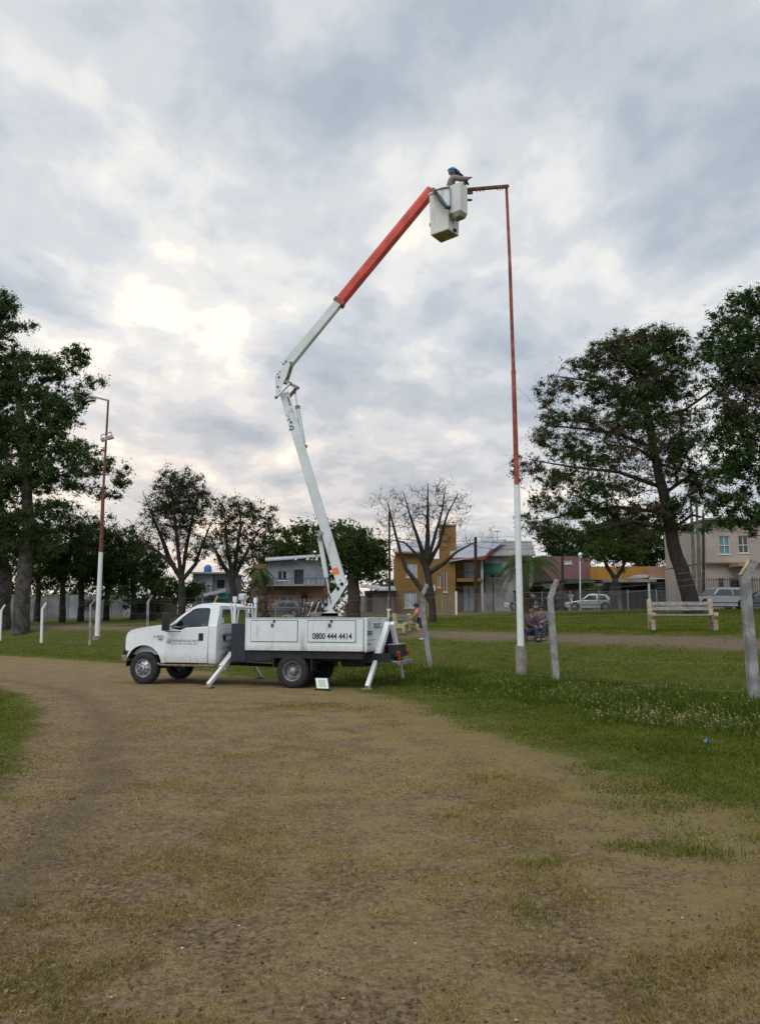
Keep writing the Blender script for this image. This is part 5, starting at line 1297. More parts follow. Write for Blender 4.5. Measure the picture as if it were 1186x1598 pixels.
# palms
def palm(d, base, top, r0, r1, fr, nf, label, skirt=False):
    b = at(*base, d); t_ = at(*top, d); g = gz1(b.x, d)
    root = empty('palm_tree', (b.x, d, g), 0, label, 'palm')
    mb = MB(); pts = [Vector((b.x, d, g - .2)).lerp(Vector((t_.x, d, t_.z)), i / 14) for i in range(15)]
    rads = [(r0 * (1 - i / 14) + r1 * i / 14) * (1 + .10 * (i % 2)) for i in range(15)]; mb.tube(pts, rads, 14)
    for k in range(260 if r0 > .3 else 60):
        f = random.random(); a = random.uniform(0, 6.28); c_ = pts[0].lerp(pts[-1], f); r_ = (r0 * (1 - f) + r1 * f) * 1.02; dr_ = Vector((math.cos(a), math.sin(a), 0)); mb.bar(c_ + dr_ * r_, c_ + dr_ * (r_ + .06) + Vector((0, 0, .12)), .12, .03, (0, 0, 1))
    mb.build('trunk', mat('palm_bark', (.085, .062, .042), .95, var=.45, vscale=6, bump=.9, bscale=8), root)
    T0 = Vector((t_.x, d, t_.z)); allv = []; allf = []; allr = []
    for k in range(nf):
        a = 2 * math.pi * k / nf + random.uniform(-.2, .2); up = random.uniform(-.5, 1.1); ln = fr * random.uniform(.8, 1.1); hd = Vector((math.cos(a), math.sin(a), 0))
        mbf = MB(); ps = []
        for j in range(9):
            s_ = j / 8; ps.append(T0 + hd * ln * s_ * (1 - .15 * s_ * s_) + Vector((0, 0, ln * (up * s_ * .7 - (.55 + .25 * abs(up)) * s_ * s_))))
        mbf.tube(ps, [.025 * (1 - .8 * j / 8) for j in range(9)], 4, False)
        for j in range(1, 9):
            for m_ in range(3):
                f = (j - m_ / 3) / 8; i0 = min(7, int(f * 8)); p = ps[i0].lerp(ps[i0 + 1], f * 8 - i0); dl = (ps[i0 + 1] - ps[i0]).normalized(); sdv = dl.cross(Vector((0, 0, 1))).normalized()
                for s2 in (-1, 1):
                    e_ = p + (sdv * s2 * .8 + dl * .5 + Vector((0, 0, -.45))) * ln * .22 * (1.1 - abs(f - .5)); w_ = dl * .03
                    mbf.add([p - w_, p + w_, e_], [(0, 1, 2)])
        o = mbf.build('frond', L_palm, root)
        at_ = o.data.attributes.new('rnd', 'FLOAT', 'POINT'); at_.data.foreach_set('value', np.full(len(o.data.vertices), random.random(), dtype=np.float32))
    return root
palm(58, (822, 960), (820, 878), .24, .19, 2.9, 40, 'feathery green palm behind the white foot of the floodlight pole')
palm(46, (404, 968), (404, 890), .50, .42, 1.15, 22, 'stubby palm with a very thick brown trunk behind the truck bed')

# ------------------------------------------------------------------ utility poles and overhead wires
def upole(d, px, ybase, ytop, label, r=.14, arm=True):
    b = at(px, ybase, d); g = gz1(b.x, d); t_ = at(px - .5, ytop, d)
    root = empty('utility_pole', (b.x, d, g), 0, label, 'utility pole', 'wooden poles carrying the street wires')
    mb = MB(); mb.tube([(b.x, d, g - .2), t_], [r, r * .7], 10); mb.build('pole', M_barkr, root, smooth=True)
    if arm:
        mb = MB(); mb.bar(t_ + Vector((-.5, 0, -.5)), t_ + Vector((.5, 0, -.5)), .1, .1); mb.build('cross_arm', M_barkr, root)
    return t_
tA = upole(64, 608, 955, 800, 'tall thin utility pole left of the ochre house', .12, False)
tB = upole(62, 742.5, 955, 838, 'utility pole in front of the balcony of the ochre house', .17, False)
tC = upole(61, 878, 955, 868, 'grey utility pole beside the pink building', .13, False)
tD = upole(60, 1098, 955, 800, 'utility pole at the left corner of the beige house', .12, False)
mb = MB()
def wire(a, b_, sag=.5, r=.016):
    pts = [a.lerp(b_, i / 14) - Vector((0, 0, sag * 4 * (i / 14) * (1 - i / 14))) for i in range(15)]; mb.tube(pts, r, 3, False)
for dz in (-.4, -.9): wire(tB + Vector((0, 0, dz + .2)), tA + Vector((0, 0, dz - 1.6)), .35)
wire(tA + Vector((0, 0, -1.9)), at(395, 868, 66), .6); wire(tB + Vector((0, 0, -.35)), at(862, 842, 60), .2); wire(tB + Vector((0, 0, -.8)), at(880, 850, 62), .3)
wire(at(862, 842, 60), tD + Vector((0, 0, -.6)), .4); wire(tD + Vector((0, 0, -.6)), at(1200, 815, 58), .3); wire(tD + Vector((0, 0, -1.2)), at(1200, 826, 58), .3)
wire(at(395, 868, 66), at(230, 905, 70), .5); wire(tB, at(900, 826, 60), .2, .012)
tag(mb.build('overhead_wire', M_black), 'thin dark overhead wires strung between the street poles', 'wires')
mb = MB(); a_ = at(808, 604, 20.5); mb.tube([at(803, 602, 20.5), at(822, 618, 22), at(836, 634, 24)], .004, 3, False); tag(mb.build('loose_wire', M_black), 'thin loose wire running from the floodlight pole to the conifer', 'wire')
# white lamp post in front of the pink building
q = at(905.5, 950, 68); g = gz1(q.x, 68); wl = empty('lamp_post', (q.x, 68, g), 0, 'slim white lamp post in front of the pink building', 'lamp post')
mb = MB(); tt = at(905, 872, 68); mb.tube([(q.x, 68, g), tt], [.06, .05], 8); mb.build('pole', M_pw, wl)
mb = MB(); mb.sphere(at(905.5, 867, 68), .26, 10, 7, (.8, .8, 1.1)); mb.build('lamp_globe', M_pw, wl, smooth=True)
# ------------------------------------------------------------------ buildings
def wallmat(n, c, v=.08): return mat(n, c, .9, var=v, vscale=.8, streak=(tuple(x * .5 for x in c), .45, .9, .55), bump=.15, bscale=20)
W_ochre = wallmat('ochre_wall', (.225, .125, .040)); W_white = wallmat('white_wall', (.32, .32, .32), .2); W_grey = wallmat('bluegrey_wall', (.23, .26, .30), .2)
W_pink = wallmat('pink_wall', (.19, .10, .11)); W_yel = wallmat('yellow_wall', (.36, .185, .035)); W_peach = wallmat('peach_wall', (.34, .205, .135)); W_beige = wallmat('beige_wall', (.39, .335, .30)); W_navy = wallmat('navy_wall', (.035, .05, .065))
W_brick = wallmat('brick_wall', (.22, .12, .09), .25); W_brown = wallmat('brown_wall', (.13, .10, .08), .2); W_slab = wallmat('grey_slab', (.24, .23, .23), .15); W_dkw = wallmat('interior_shade', (.018, .017, .017), .2)  # last material is near-black, painting in the shade of open interiors
W_pale = wallmat('pale_render', (.17, .17, .175), .3); W_green = wallmat('green_awning_cloth', (.02, .10, .08)); W_turq = wallmat('turquoise_sheet', (.03, .22, .22))
M_roof = mat('zinc_roof', (.42, .45, .50), .45, metal=.3, var=.12, vscale=1.5); M_tile = wallmat('red_fascia', (.26, .06, .045)); M_pane = mat('window_pane', (.10, .13, .17), .12, spec=.8, var=.3, vscale=1); M_paned = mat('dark_pane', (.02, .022, .028), .15, spec=.8)
M_panel_ = mat('curtained_pane', (.34, .40, .46), .25, var=.2, vscale=2); M_frame = mat('window_frame_white', (.60, .60, .60), .5); M_teal = mat('teal_shutter', (.10, .24, .28), .5, var=.1); M_iron = mat('iron_bars', (.05, .05, .05), .6)
def fac(root, name, m, d, x0, y0, x1, y1, holes=(), th=.25, dd=0.0, ground=True):
    """front wall between pixel columns x0..x1 and rows y0(top)..y1, with real openings; holes (hx0,hy0,hx1,hy1,kind)"""
    D = d + dd
    X0, X1 = at(x0, (y0 + y1) / 2, D).x, at(x1, (y0 + y1) / 2, D).x
    Z1, Z0 = at(x0, y0, D).z, at(x0, y1, D).z
    if ground: Z0 = min(Z0, gz1((X0 + X1) / 2, D)) - .3
    fx = lambda px: X0 + (px - x0) / (x1 - x0) * (X1 - X0)
    fz = lambda py: at(x0, py, D).z
    H = [(fx(h[0]), fz(h[3]), fx(h[2]), fz(h[1]), h[4]) for h in holes]
    xs = sorted({X0, X1, *[h[0] for h in H], *[h[2] for h in H]}); zs = sorted({Z0, Z1, *[h[1] for h in H], *[h[3] for h in H]})
    mb = MB()
    vid = {}
    def V(i, k, f):
        if (i, k, f) not in vid: vid[(i, k, f)] = len(mb.v); mb.v.append((xs[i], D + (th if f else 0), zs[k]))
        return vid[(i, k, f)]
    nxx, nzz = len(xs) - 1, len(zs) - 1
    solid = [[not any(h[0] - 1e-6 < (xs[i] + xs[i + 1]) / 2 < h[2] + 1e-6 and h[1] - 1e-6 < (zs[k] + zs[k + 1]) / 2 < h[3] + 1e-6 for h in H) for k in range(nzz)] for i in range(nxx)]
    S = lambda i, k: 0 <= i < nxx and 0 <= k < nzz and solid[i][k]
    for i in range(nxx):
        for k in range(nzz):
            if not solid[i][k]: continue
            mb.f.append((V(i, k, 0), V(i + 1, k, 0), V(i + 1, k + 1, 0), V(i, k + 1, 0))); mb.f.append((V(i, k, 1), V(i, k + 1, 1), V(i + 1, k + 1, 1), V(i + 1, k, 1)))
            if not S(i - 1, k): mb.f.append((V(i, k, 0), V(i, k + 1, 0), V(i, k + 1, 1), V(i, k, 1)))
            if not S(i + 1, k): mb.f.append((V(i + 1, k, 0), V(i + 1, k, 1), V(i + 1, k + 1, 1), V(i + 1, k + 1, 0)))
            if not S(i, k - 1): mb.f.append((V(i, k, 0), V(i, k, 1), V(i + 1, k, 1), V(i + 1, k, 0)))
            if not S(i, k + 1): mb.f.append((V(i, k + 1, 0), V(i + 1, k + 1, 0), V(i + 1, k + 1, 1), V(i, k + 1, 1)))
    wl = mb.build(name, m, root)
    for (a, z0, b_, z1, kind) in H:
        if kind == 'open': continue
        pm, fm = {'w': (M_pane, M_frame), 'd': (M_paned, M_iron), 'c': (M_panel_, M_frame), 't': (M_teal, M_frame), 'k': (W_dkw, M_iron), 'door': (M_panel_, M_iron), 'wd': (M_paned, M_frame)}[kind]  # kind k closes the opening with a near-black sheet painted as shade
        t = .06
        fr = MB(); y0_, y1_ = D + .08, D + .14
        fr.box(a, a + t, y0_, y1_, z0, z1); fr.box(b_ - t, b_, y0_, y1_, z0, z1); fr.box(a + t, b_ - t, y0_, y1_, z0, z0 + t); fr.box(a + t, b_ - t, y0_, y1_, z1 - t, z1)
        if b_ - a > .8: fr.box((a + b_) / 2 - .03, (a + b_) / 2 + .03, y0_ + .01, y1_, z0 + t, z1 - t)
        fo = fr.build('door' if kind == 'door' else 'window', fm, root)
        pn = MB(); pn.box(a + t * .6, b_ - t * .6, D + .11, D + .12, z0 + t * .6, z1 - t * .6); pn.build('pane', pm, fo)
        sl = MB(); sl.box(a - .08, b_ + .08, D - .05, D + .06, z0 - .07, z0 - .002)
        if kind not in ('k', 'door'): sl.build('sill', M_frame, fo)
    return X0, X1, Z0, Z1, D
def body(root, name, m, ext, depth, th=.25):
    X0, X1, Z0, Z1, D = ext; mb = MB()
    mb.box(X0, X0 + th, D + th + .002, D + depth, Z0, Z1 - .003); mb.box(X1 - th, X1, D + th + .002, D + depth, Z0, Z1 - .003); mb.box(X0 + th, X1 - th, D + depth - th, D + depth, Z0, Z1 - .003)
    mb.box(X0 + th, X1 - th, D + th + .002, D + depth - th, Z1 - .28, Z1 - .1)
    mb.box(X0 + th + .01, X1 - th - .01, D + th + .6, D + th + .7, Z0, Z1 - .3)
    return mb.build(name, m, root)
def slab(root, name, m, d, x0, y0, x1, y1, front, back, thick=None):
    a = at(x0, y0, d); b_ = at(x1, y1, d); mb = MB(); zt_, zb_ = max(a.z, b_.z), min(a.z, b_.z)
    if thick: zb_ = zt_ - thick
    mb.box(a.x, b_.x, d - front, d + back, zb_, zt_); return mb.build(name, m, root)
def slope(root, name, m, pts, th=.08, ribs=0):
    """roof sheet from four corners (front-left, front-right, back-right, back-left)"""
    P4 = [Vector(p) for p in pts]; up = Vector((0, 0, th)); mb = MB(); mb.add([p for p in P4] + [p + up for p in P4], [(3, 2, 1, 0), (4, 5, 6, 7), (0, 1, 5, 4), (1, 2, 6, 5), (2, 3, 7, 6), (3, 0, 4, 7)])
    for k in range(ribs):
        t_ = (k + .5) / ribs; a, b_ = P4[0].lerp(P4[1], t_) + up, P4[3].lerp(P4[2], t_) + up; mb.bar(a, b_, .08, .06, (0, 0, 1))
    return mb.build(name, m, root)
def hroot(name, d, px, label, cat):
    q = at(px, 955, d); return empty(name, (q.x, d, gz1(q.x, d)), 0, label, cat)

# long pale wall behind the left trees
r_ = hroot('boundary_wall', 84, 100, 'long pale rendered wall seen between the trunks on the left', 'wall')
mb = MB(); xa, xb_ = at(-60, 950, 84).x, at(208, 950, 84).x; g = gz1(xa, 84); n_ = 16
for k in range(n_):
    mb2 = MB(); x0 = xa + (xb_ - xa) * k / n_; x1 = xa + (xb_ - xa) * (k + 1) / n_; mb2.box(x0 + .02, x1 - .02, 84, 84.2, g - .6, at(100, 929 + random.uniform(-1.5, 1.5), 84).z); mb2.build('wall_panel', W_pale if k % 5 else W_grey, r_)
# corrugated shed
r_ = hroot('shed', 74, 226, 'low shed with a pale sloping sheet roof at the left of the truck bonnet', 'shed')
e_ = fac(r_, 'wall', W_brown, 74, 208, 934, 256, 958, [(214, 938, 226, 957, 'k'), (236, 944, 250, 957, 'k')]); body(r_, 'wall', W_brown, e_, 5)
slope(r_, 'roof', M_roof, [at(203, 932, 73), at(262, 927, 73), at(262, 922, 79), at(203, 928, 79)], .12, 10)
# small house with blue tank
r_ = hroot('small_house', 72, 320, 'small pale blue house with an upper window behind the truck cab', 'house')
e_ = fac(r_, 'wall', W_grey, 72, 300, 896, 331, 958, [(305, 905, 324, 921, 'c'), (306, 932, 326, 946, 'wd')]); body(r_, 'wall', W_grey, e_, 6)
e_ = fac(r_, 'side_wall', W_slab, 72.4, 331, 893, 362, 958, [(338, 905, 350, 918, 'k')]); body(r_, 'side_wall', W_slab, e_, 5)
slab(r_, 'roof', M_roof, 72, 297, 893, 364, 896, .5, 6, .15)
slope(r_, 'porch_roof', M_roof, [at(318, 932, 70), at(352, 924, 70), at(352, 920, 72), at(318, 928, 72)], .1, 5)
slab(r_, 'awning', W_turq, 70.5, 341, 926, 356, 935, .2, 1.4)
q = at(323, 887, 73); mb = MB(); zt0 = at(323, 893, 73).z; mb.lathe([(.001, zt0), (.36, zt0), (.38, zt0 + .2), (.36, q.z + .12), (.2, q.z + .34), (.001, q.z + .38)], (q.x, 73.4, 0), 'z', 16); tag(mb.build('water_tank', mat('blue_tank_plastic', (.03, .16, .42), .5, var=.2), smooth=True), 'blue plastic water tank standing on the roof of the small house', 'water tank')
# grey two storey house
r_ = hroot('grey_house', 70, 460, 'weathered bluish grey two storey house behind the truck bed', 'house')
e_ = fac(r_, 'wall', W_grey, 70, 418, 874, 506, 913, [(433, 891, 448, 906, 'wd'), (459, 889, 474, 912, 'd')], ground=False); body(r_, 'wall', W_grey, e_, 8)
e2_ = fac(r_, 'lower_wall', W_brick, 70.05, 418, 915.5, 506, 960, [(436, 931, 460, 946, 'wd'), (470, 925, 480, 956, 'k')]); body(r_, 'lower_wall', W_brick, e2_, 7.8)
slab(r_, 'balcony_slab', W_slab, 70, 414, 913, 506, 915.4, 1.0, .2)
slope(r_, 'roof', M_roof, [at(414, 876, 69.4), at(508, 869, 69.4), at(508, 866, 78), at(414, 872, 78)], .1, 12)
e_ = fac(r_, 'side_wing_wall', W_brick, 71, 394, 880, 418, 960, [(400, 890, 412, 900, 'wd')]); body(r_, 'side_wing_wall', W_brick, e_, 6)
slope(r_, 'wing_roof', M_roof, [at(405, 905, 69), at(419, 900, 69), at(419, 894, 71), at(405, 897, 71)], .08, 3)
mb = MB()
for k in range(12): x_ = at(418 + k * 7.5, 905, 69.1).x; mb.tube([(x_, 69.1, at(440, 913, 69.1).z), (x_, 69.1, at(440, 903, 69.1).z)], .02, 4)
mb.tube([at(416, 903, 69.1), at(504, 903, 69.1)], .025, 4); mb.build('balcony_rail', M_iron, r_)
# shed with bright roof
r_ = hroot('lean_to_shed', 66, 590, 'brown walled shed with a pale curved roof left of the ochre house', 'shed')
e_ = fac(r_, 'wall', W_brown, 66, 569, 922, 616, 957, [(572, 926, 582, 956, 'k')]); body(r_, 'wall', W_brown, e_, 5)
slope(r_, 'roof', M_roof, [at(562, 917, 65.3), at(592, 920, 65.3), at(592, 916, 71), at(562, 913, 71)], .1, 6); slope(r_, 'roof', M_roof, [at(590, 922, 65.2), at(618, 922, 65.2), at(618, 917, 71), at(590, 917, 71)], .1, 6)
# ochre house
r_ = hroot('ochre_house', 67, 680, 'two storey ochre house with a square tower and a white metal roof', 'house')
e_ = fac(r_, 'wall', W_ochre, 67, 617, 862, 663, 957, [(634, 879, 651, 901, 'c'), (631, 924, 650, 949, 'c')]); body(r_, 'wall', W_ochre, e_, 9)
e_ = fac(r_, 'projecting_wall', W_ochre, 66.2, 663.5, 872, 711, 957, [(683, 897, 687, 917, 'wd'), (692.5, 890, 697.5, 924, 'wd')]); body(r_, 'projecting_wall', W_ochre, e_, 9.5)
e_ = fac(r_, 'recessed_wall', wallmat('shaded_brown_wall', (.24, .13, .06)), 68.2, 711.5, 866, 752, 957, [(725, 878, 743, 904, 'c'), (720, 912, 733, 956, 'k'), (727, 914, 739, 957, 'door')][:1] + [(722, 913, 741, 956, 'door')]); body(r_, 'recessed_wall', W_ochre, e_, 7.5)
slab(r_, 'balcony_slab', W_ochre, 67.2, 711.3, 903.5, 751, 908.5, .9, .9); mb = MB()
for k in range(9): x_ = at(713 + k * 4.6, 900, 66.5).x; mb.tube([(x_, 66.5, at(713, 903.6, 66.5).z), (x_, 66.5, at(713, 893, 66.5).z)], .02, 4)
mb.tube([at(712, 893, 66.5), at(751, 893, 66.5)], .03, 4); mb.build('balcony_rail', M_iron, r_)
mb = MB(); X_ = at(750, 900, 66.6).x; mb.box(X_, X_ + .22, 66.4, 66.8, gz1(X_, 66.5) - .2, at(750, 872, 66.6).z); mb.build('pillar', W_white, r_)
a_, b_ = at(686, 822, 71), at(711, 878, 71); mb = MB(); mb.box(a_.x, b_.x, 70.2, 72, b_.z, a_.z); mb.build('tower', W_ochre, r_, bevel=.02)
mb = MB(); mb.box(a_.x - .05, b_.x + .05, 70.1, 72.1, a_.z + .002, a_.z + .12); mb.build('tower_cap', W_slab, r_)
a_ = at(660, 874, 69.6); b_ = at(674, 852, 69.6)
slope(r_, 'roof', M_roof, [at(700, 877, 65.8), at(757, 868, 65.8), at(790, 843, 73.5), at(705, 852, 73.5)], .10, 14)
slope(r_, 'roof', M_roof, [at(615, 862, 66.6), at(665, 862, 66.6), at(668, 848, 74), at(622, 848, 74)], .10, 12)
mb = MB(); mb.bar(at(704, 872.5, 65.9), at(757, 871.5, 65.9), .16, .2, (0, 0, 1)); mb.bar(at(757, 870, 65.9), at(768, 858, 67), .16, .2, (0, 0, 1)); mb.bar(at(615, 863, 66.6), at(664, 863.5, 66.6), .12, .14, (0, 0, 1)); mb.build('fascia', M_tile, r_)
mb = MB(); a_ = at(776, 846, 72); mb.tube([a_, a_ + Vector((0, 0, 1.1))], .02, 5)
for k in range(4): mb.bar(a_ + Vector((-.35 + .05 * k, -.2 + k * .13, 1.0)), a_ + Vector((.35 - .05 * k, -.2 + k * .13, 1.0)), .015, .015)
mb.bar(a_ + Vector((0, -.25, 1.0)), a_ + Vector((0, .3, 1.0)), .015, .015, (0, 0, 1)); mb.build('antenna', M_iron, r_)
mb = MB(); a_ = at(676, 918, 65.95); mb.box(a_.x - .2, a_.x + .2, 66.05, 66.19, a_.z - .25, a_.z + .25); mb.build('meter_box', M_frame, r_)
mb = MB(); a_ = at(662.6, 864, 66.15); mb.tube([a_, (a_.x, a_.y, gz1(a_.x, a_.y))], .045, 7); mb.build('downpipe', W_white, r_)
# white house with green awning
r_ = hroot('white_house', 69, 790, 'off white house with a green awning half hidden by the palm', 'house')
e_ = fac(r_, 'wall', W_white, 69, 757, 866, 832, 957, [(764, 893, 782, 902, 'wd'), (800, 922, 822, 948, 'k')]); body(r_, 'wall', W_white, e_, 8)
slope(r_, 'roof', W_slab, [at(752, 868, 68.5), at(836, 868, 68.5), at(830, 846, 76), at(768, 846, 76)], .12, 10)
mb = MB(); a_, b_, c_, d_ = at(757, 880, 69), at(783, 880, 69), at(785, 893, 67.8), at(755, 893, 67.8); mb.add([a_, b_, c_, d_, a_ + Vector((0, 0, .05)), b_ + Vector((0, 0, .05)), c_ + Vector((0, 0, .05)), d_ + Vector((0, 0, .05)), d_ - Vector((0, 0, .2)), c_ - Vector((0, 0, .2))], [(0, 1, 2, 3), (4, 7, 6, 5), (0, 4, 5, 1), (1, 5, 6, 2), (2, 6, 7, 3), (3, 7, 4, 0), (3, 2, 9, 8)]); mb.build('awning', W_green, r_)
# pink building
r_ = hroot('pink_building', 74, 885, 'low pink shop building behind the parked cars', 'shop')
e_ = fac(r_, 'wall', W_pink, 74, 846, 868, 922, 907, [(881, 873, 893, 880, 'c')], ground=False); body(r_, 'wall', W_pink, e_, 8)
e_ = fac(r_, 'lower_wall', wallmat('shaded_pink_wall', (.10, .05, .055)), 74.1, 846, 909, 922, 957, [(856, 918, 872, 955, 'k'), (884, 920, 900, 955, 'k')]); body(r_, 'lower_wall', W_dkw, e_, 7.8)  # lower pink darkened in colour for the shadow below the canopy
slab(r_, 'canopy', mat('dark_green_sheet', (.03, .06, .05), .7), 73.9, 876, 905, 922, 911, 1.6, .1)
slab(r_, 'canopy', W_slab, 73.9, 826, 914, 856, 920, 2.0, .1)
# yellow shop
r_ = hroot('yellow_building', 73, 965, 'low building with a bright yellow parapet and an open dark garage', 'shop')
e_ = fac(r_, 'parapet', W_yel, 73, 922, 884, 1012, 905, [], ground=False); body(r_, 'parapet', W_yel, e_, 8)
e_ = fac(r_, 'lower_wall', W_slab, 73.1, 922, 910.5, 1012, 957, [(930, 915, 952, 956, 'k'), (970, 912, 1008, 956, 'k')]); body(r_, 'lower_wall', W_dkw, e_, 7.8)
slab(r_, 'canopy', W_slab, 72.9, 940, 905.3, 1014, 910, 1.8, .1); slope(r_, 'canopy_roof', W_slab, [at(978, 905, 71.1), at(1012, 902, 71.1), at(1012, 897, 72.9), at(990, 899, 72.9)], .1)
mb = MB(); X_ = at(1013, 930, 71.3).x; mb.box(X_ - .08, X_ + .08, 71.2, 71.4, gz1(X_, 71.3) - .2, at(1013, 910, 71.3).z); mb.build('post', M_frame, r_)
mb = MB()
for k in range(14):
    x_ = at(972 + k * 2.6, 930, 72.9).x; mb.box(x_ - .02, x_ + .02, 72.9, 72.94, gz1(x_, 73) - .1, at(980, 928, 72.9).z)
mb.build('gate_bar', M_iron, r_)
# peach and navy building
r_ = hroot('navy_building', 72, 1045, 'low building with a peach parapet above a dark navy wall', 'building')
e_ = fac(r_, 'parapet', W_peach, 72, 1013, 884, 1104, 902, [], ground=False); body(r_, 'parapet', W_peach, e_, 8)
e_ = fac(r_, 'lower_wall', W_navy, 71.9, 1014, 904, 1076, 957, [(1022, 918, 1046, 956, 'k')]); body(r_, 'lower_wall', W_navy, e_, 7.8)
e_ = fac(r_, 'side_wall', W_peach, 72.05, 1077, 904, 1104, 957, []); body(r_, 'side_wall', W_peach, e_, 7.6)
slab(r_, 'coping', M_frame, 71.7, 1012, 902.2, 1105, 903.8, .2, .2)
# beige two storey house
r_ = hroot('beige_house', 62, 1150, 'beige two storey house at the right edge with one teal and one dark window', 'house')
e_ = fac(r_, 'wall', W_beige, 62, 1101, 812, 1230, 877, [(1122, 836.5, 1139, 865, 't'), (1152, 836, 1168, 863, 'wd'), (1196, 836, 1212, 863, 'wd')], ground=False); body(r_, 'wall', W_beige, e_, 9)
e_ = fac(r_, 'lower_wall', W_beige, 62.1, 1101, 879.5, 1230, 957, [(1122, 903, 1130, 945, 'd'), (1140, 903, 1156, 945, 'k')]); body(r_, 'lower_wall', W_beige, e_, 8.7)
slab(r_, 'ledge', mat('tan_ledge', (.30, .21, .15), .9), 61.9, 1099, 877.2, 1232, 879.3, .25, .1)
slab(r_, 'roof_slab', W_slab, 61.8, 1098, 809, 1234, 812, .3, 9)
slab(r_, 'awning', mat('ochre_awning', (.34, .22, .12), .9), 61.5, 1140, 880, 1172, 885, 1.3, .5)
mb = MB()
for (x0, x1, z0, z1) in ((1122, 1139, 850.5, 851.8), (1152, 1168, 850, 851.2)): a_, b_ = at(x0, z0, 62), at(x1, z1, 62); mb.box(a_.x, b_.x, 62.05, 62.1, b_.z, a_.z)
mb.build('window_bar', M_frame, r_)
fr_ = empty('iron_fence', (at(1140, 950, 60).x, 60, gz1(at(1140, 950, 60).x, 60)), 0, 'tall iron bar fence in front of the beige house', 'fence')
for k in range(34):
    x_ = at(1104 + k * 3.6, 930, 60).x; mb = MB(); mb.box(x_ - .018, x_ + .018, 60, 60.03, gz1(x_, 60) - .1, at(1140, 901 + (k % 2) * .6, 60).z); mb.build('bar', M_iron, fr_)
mb = MB()
for y_ in (905, 942): a_ = at(1102, y_, 60); b_ = at(1228, y_, 60); mb.box(a_.x, b_.x, 60.031, 60.06, a_.z - .03, a_.z + .03)
mb.build('rail', M_iron, fr_)
# distant low roofs between
r_ = hroot('far_house', 100, 840, 'distant grey roofed house glimpsed under the conifer', 'house')
e_ = fac(r_, 'wall', W_pale, 100, 560, 930, 700, 958, []); body(r_, 'wall', W_pale, e_, 8)
# chain link street fence with slim posts
sf_ = empty('street_fence', (at(800, 955, 58).x, 58, gz1(at(800, 955, 58).x, 58)), 0, 'see through chain link fence on slim posts along the far street', 'fence')
xs_ = [at(p_, 940, 58).x for p_ in (430, 475, 520, 565, 606, 648, 690, 712, 757, 802, 846, 890, 935, 980, 1025, 1070)]
zt_ = {}
for i, x_ in enumerate(xs_):
    g = gz1(x_, 58); mb = MB(); m_ = M_pw if i == 7 else M_grey; mb.tube([(x_, 58, g - .1), (x_, 58, g + (1.55 if i != 7 else 1.75))], .05 if i != 7 else .09, 7); mb.build('post', m_, sf_); zt_[i] = g
mb = MB()
for i in range(len(xs_) - 1):
    a_, b_ = xs_[i], xs_[i + 1]; n_ = 22
    for h_ in (.05, 1.45): mb.bar((a_, 58, zt_[i] + h_), (b_, 58, zt_[i + 1] + h_), .018 if h_ < 1 else .03, .018, (0, 0, 1))
    for k in range(-10, n_):
        p0 = k / n_; p1 = (k + 10) / n_
        for u0, u1, v0, v1 in ((p0, p1, 0, 1), (p0, p1, 1, 0)):
            s0 = 0.0; s1 = 1.0
            if u0 < 0: s0 = -u0 / (u1 - u0)
            if u1 > 1: s1 = (1 - u0) / (u1 - u0)
            if s1 <= s0: continue
            q0 = (u0 + (u1 - u0) * s0, v0 + (v1 - v0) * s0); q1 = (u0 + (u1 - u0) * s1, v0 + (v1 - v0) * s1)
            mb.bar((a_ + (b_ - a_) * q0[0], 58.01, zt_[i] + .05 + 1.4 * q0[1]), (a_ + (b_ - a_) * q1[0], 58.01, zt_[i] + .05 + 1.4 * q1[1]), .007, .007, (0, 1, 0))
mb.build('chain_link', M_grey, sf_)['kind'] = 'stuff'
# low white pedestal
q = at(895, 935, 66.5); mb = MB(); g = gz1(q.x, 66.5); mb.lathe([(.001, g), (.22, g), (.20, g + 1.2), (.32, g + 1.3), (.34, g + 1.42), (.001, g + 1.42)], (q.x, 67.6, 0), 'z', 12); tag(mb.build('planter', M_frame, smooth=True), 'white urn shaped planter just above the roof of the silver hatchback', 'planter')
# distant skyline of trees so that the ground ends in foliage
grow('w', 150, [(-250, 955, .5), (-250, 940, .3)], [(-420 + k * 60 + random.uniform(-15, 15), 930 + random.uniform(-8, 6), 46, 20) for k in range(34)], 'far line of trees beyond the houses', L_dark, M_bark, clump=2.6, lsize=.75, per=40, dense=1.1, root_name='distant_trees', cat='trees', dr=.8)

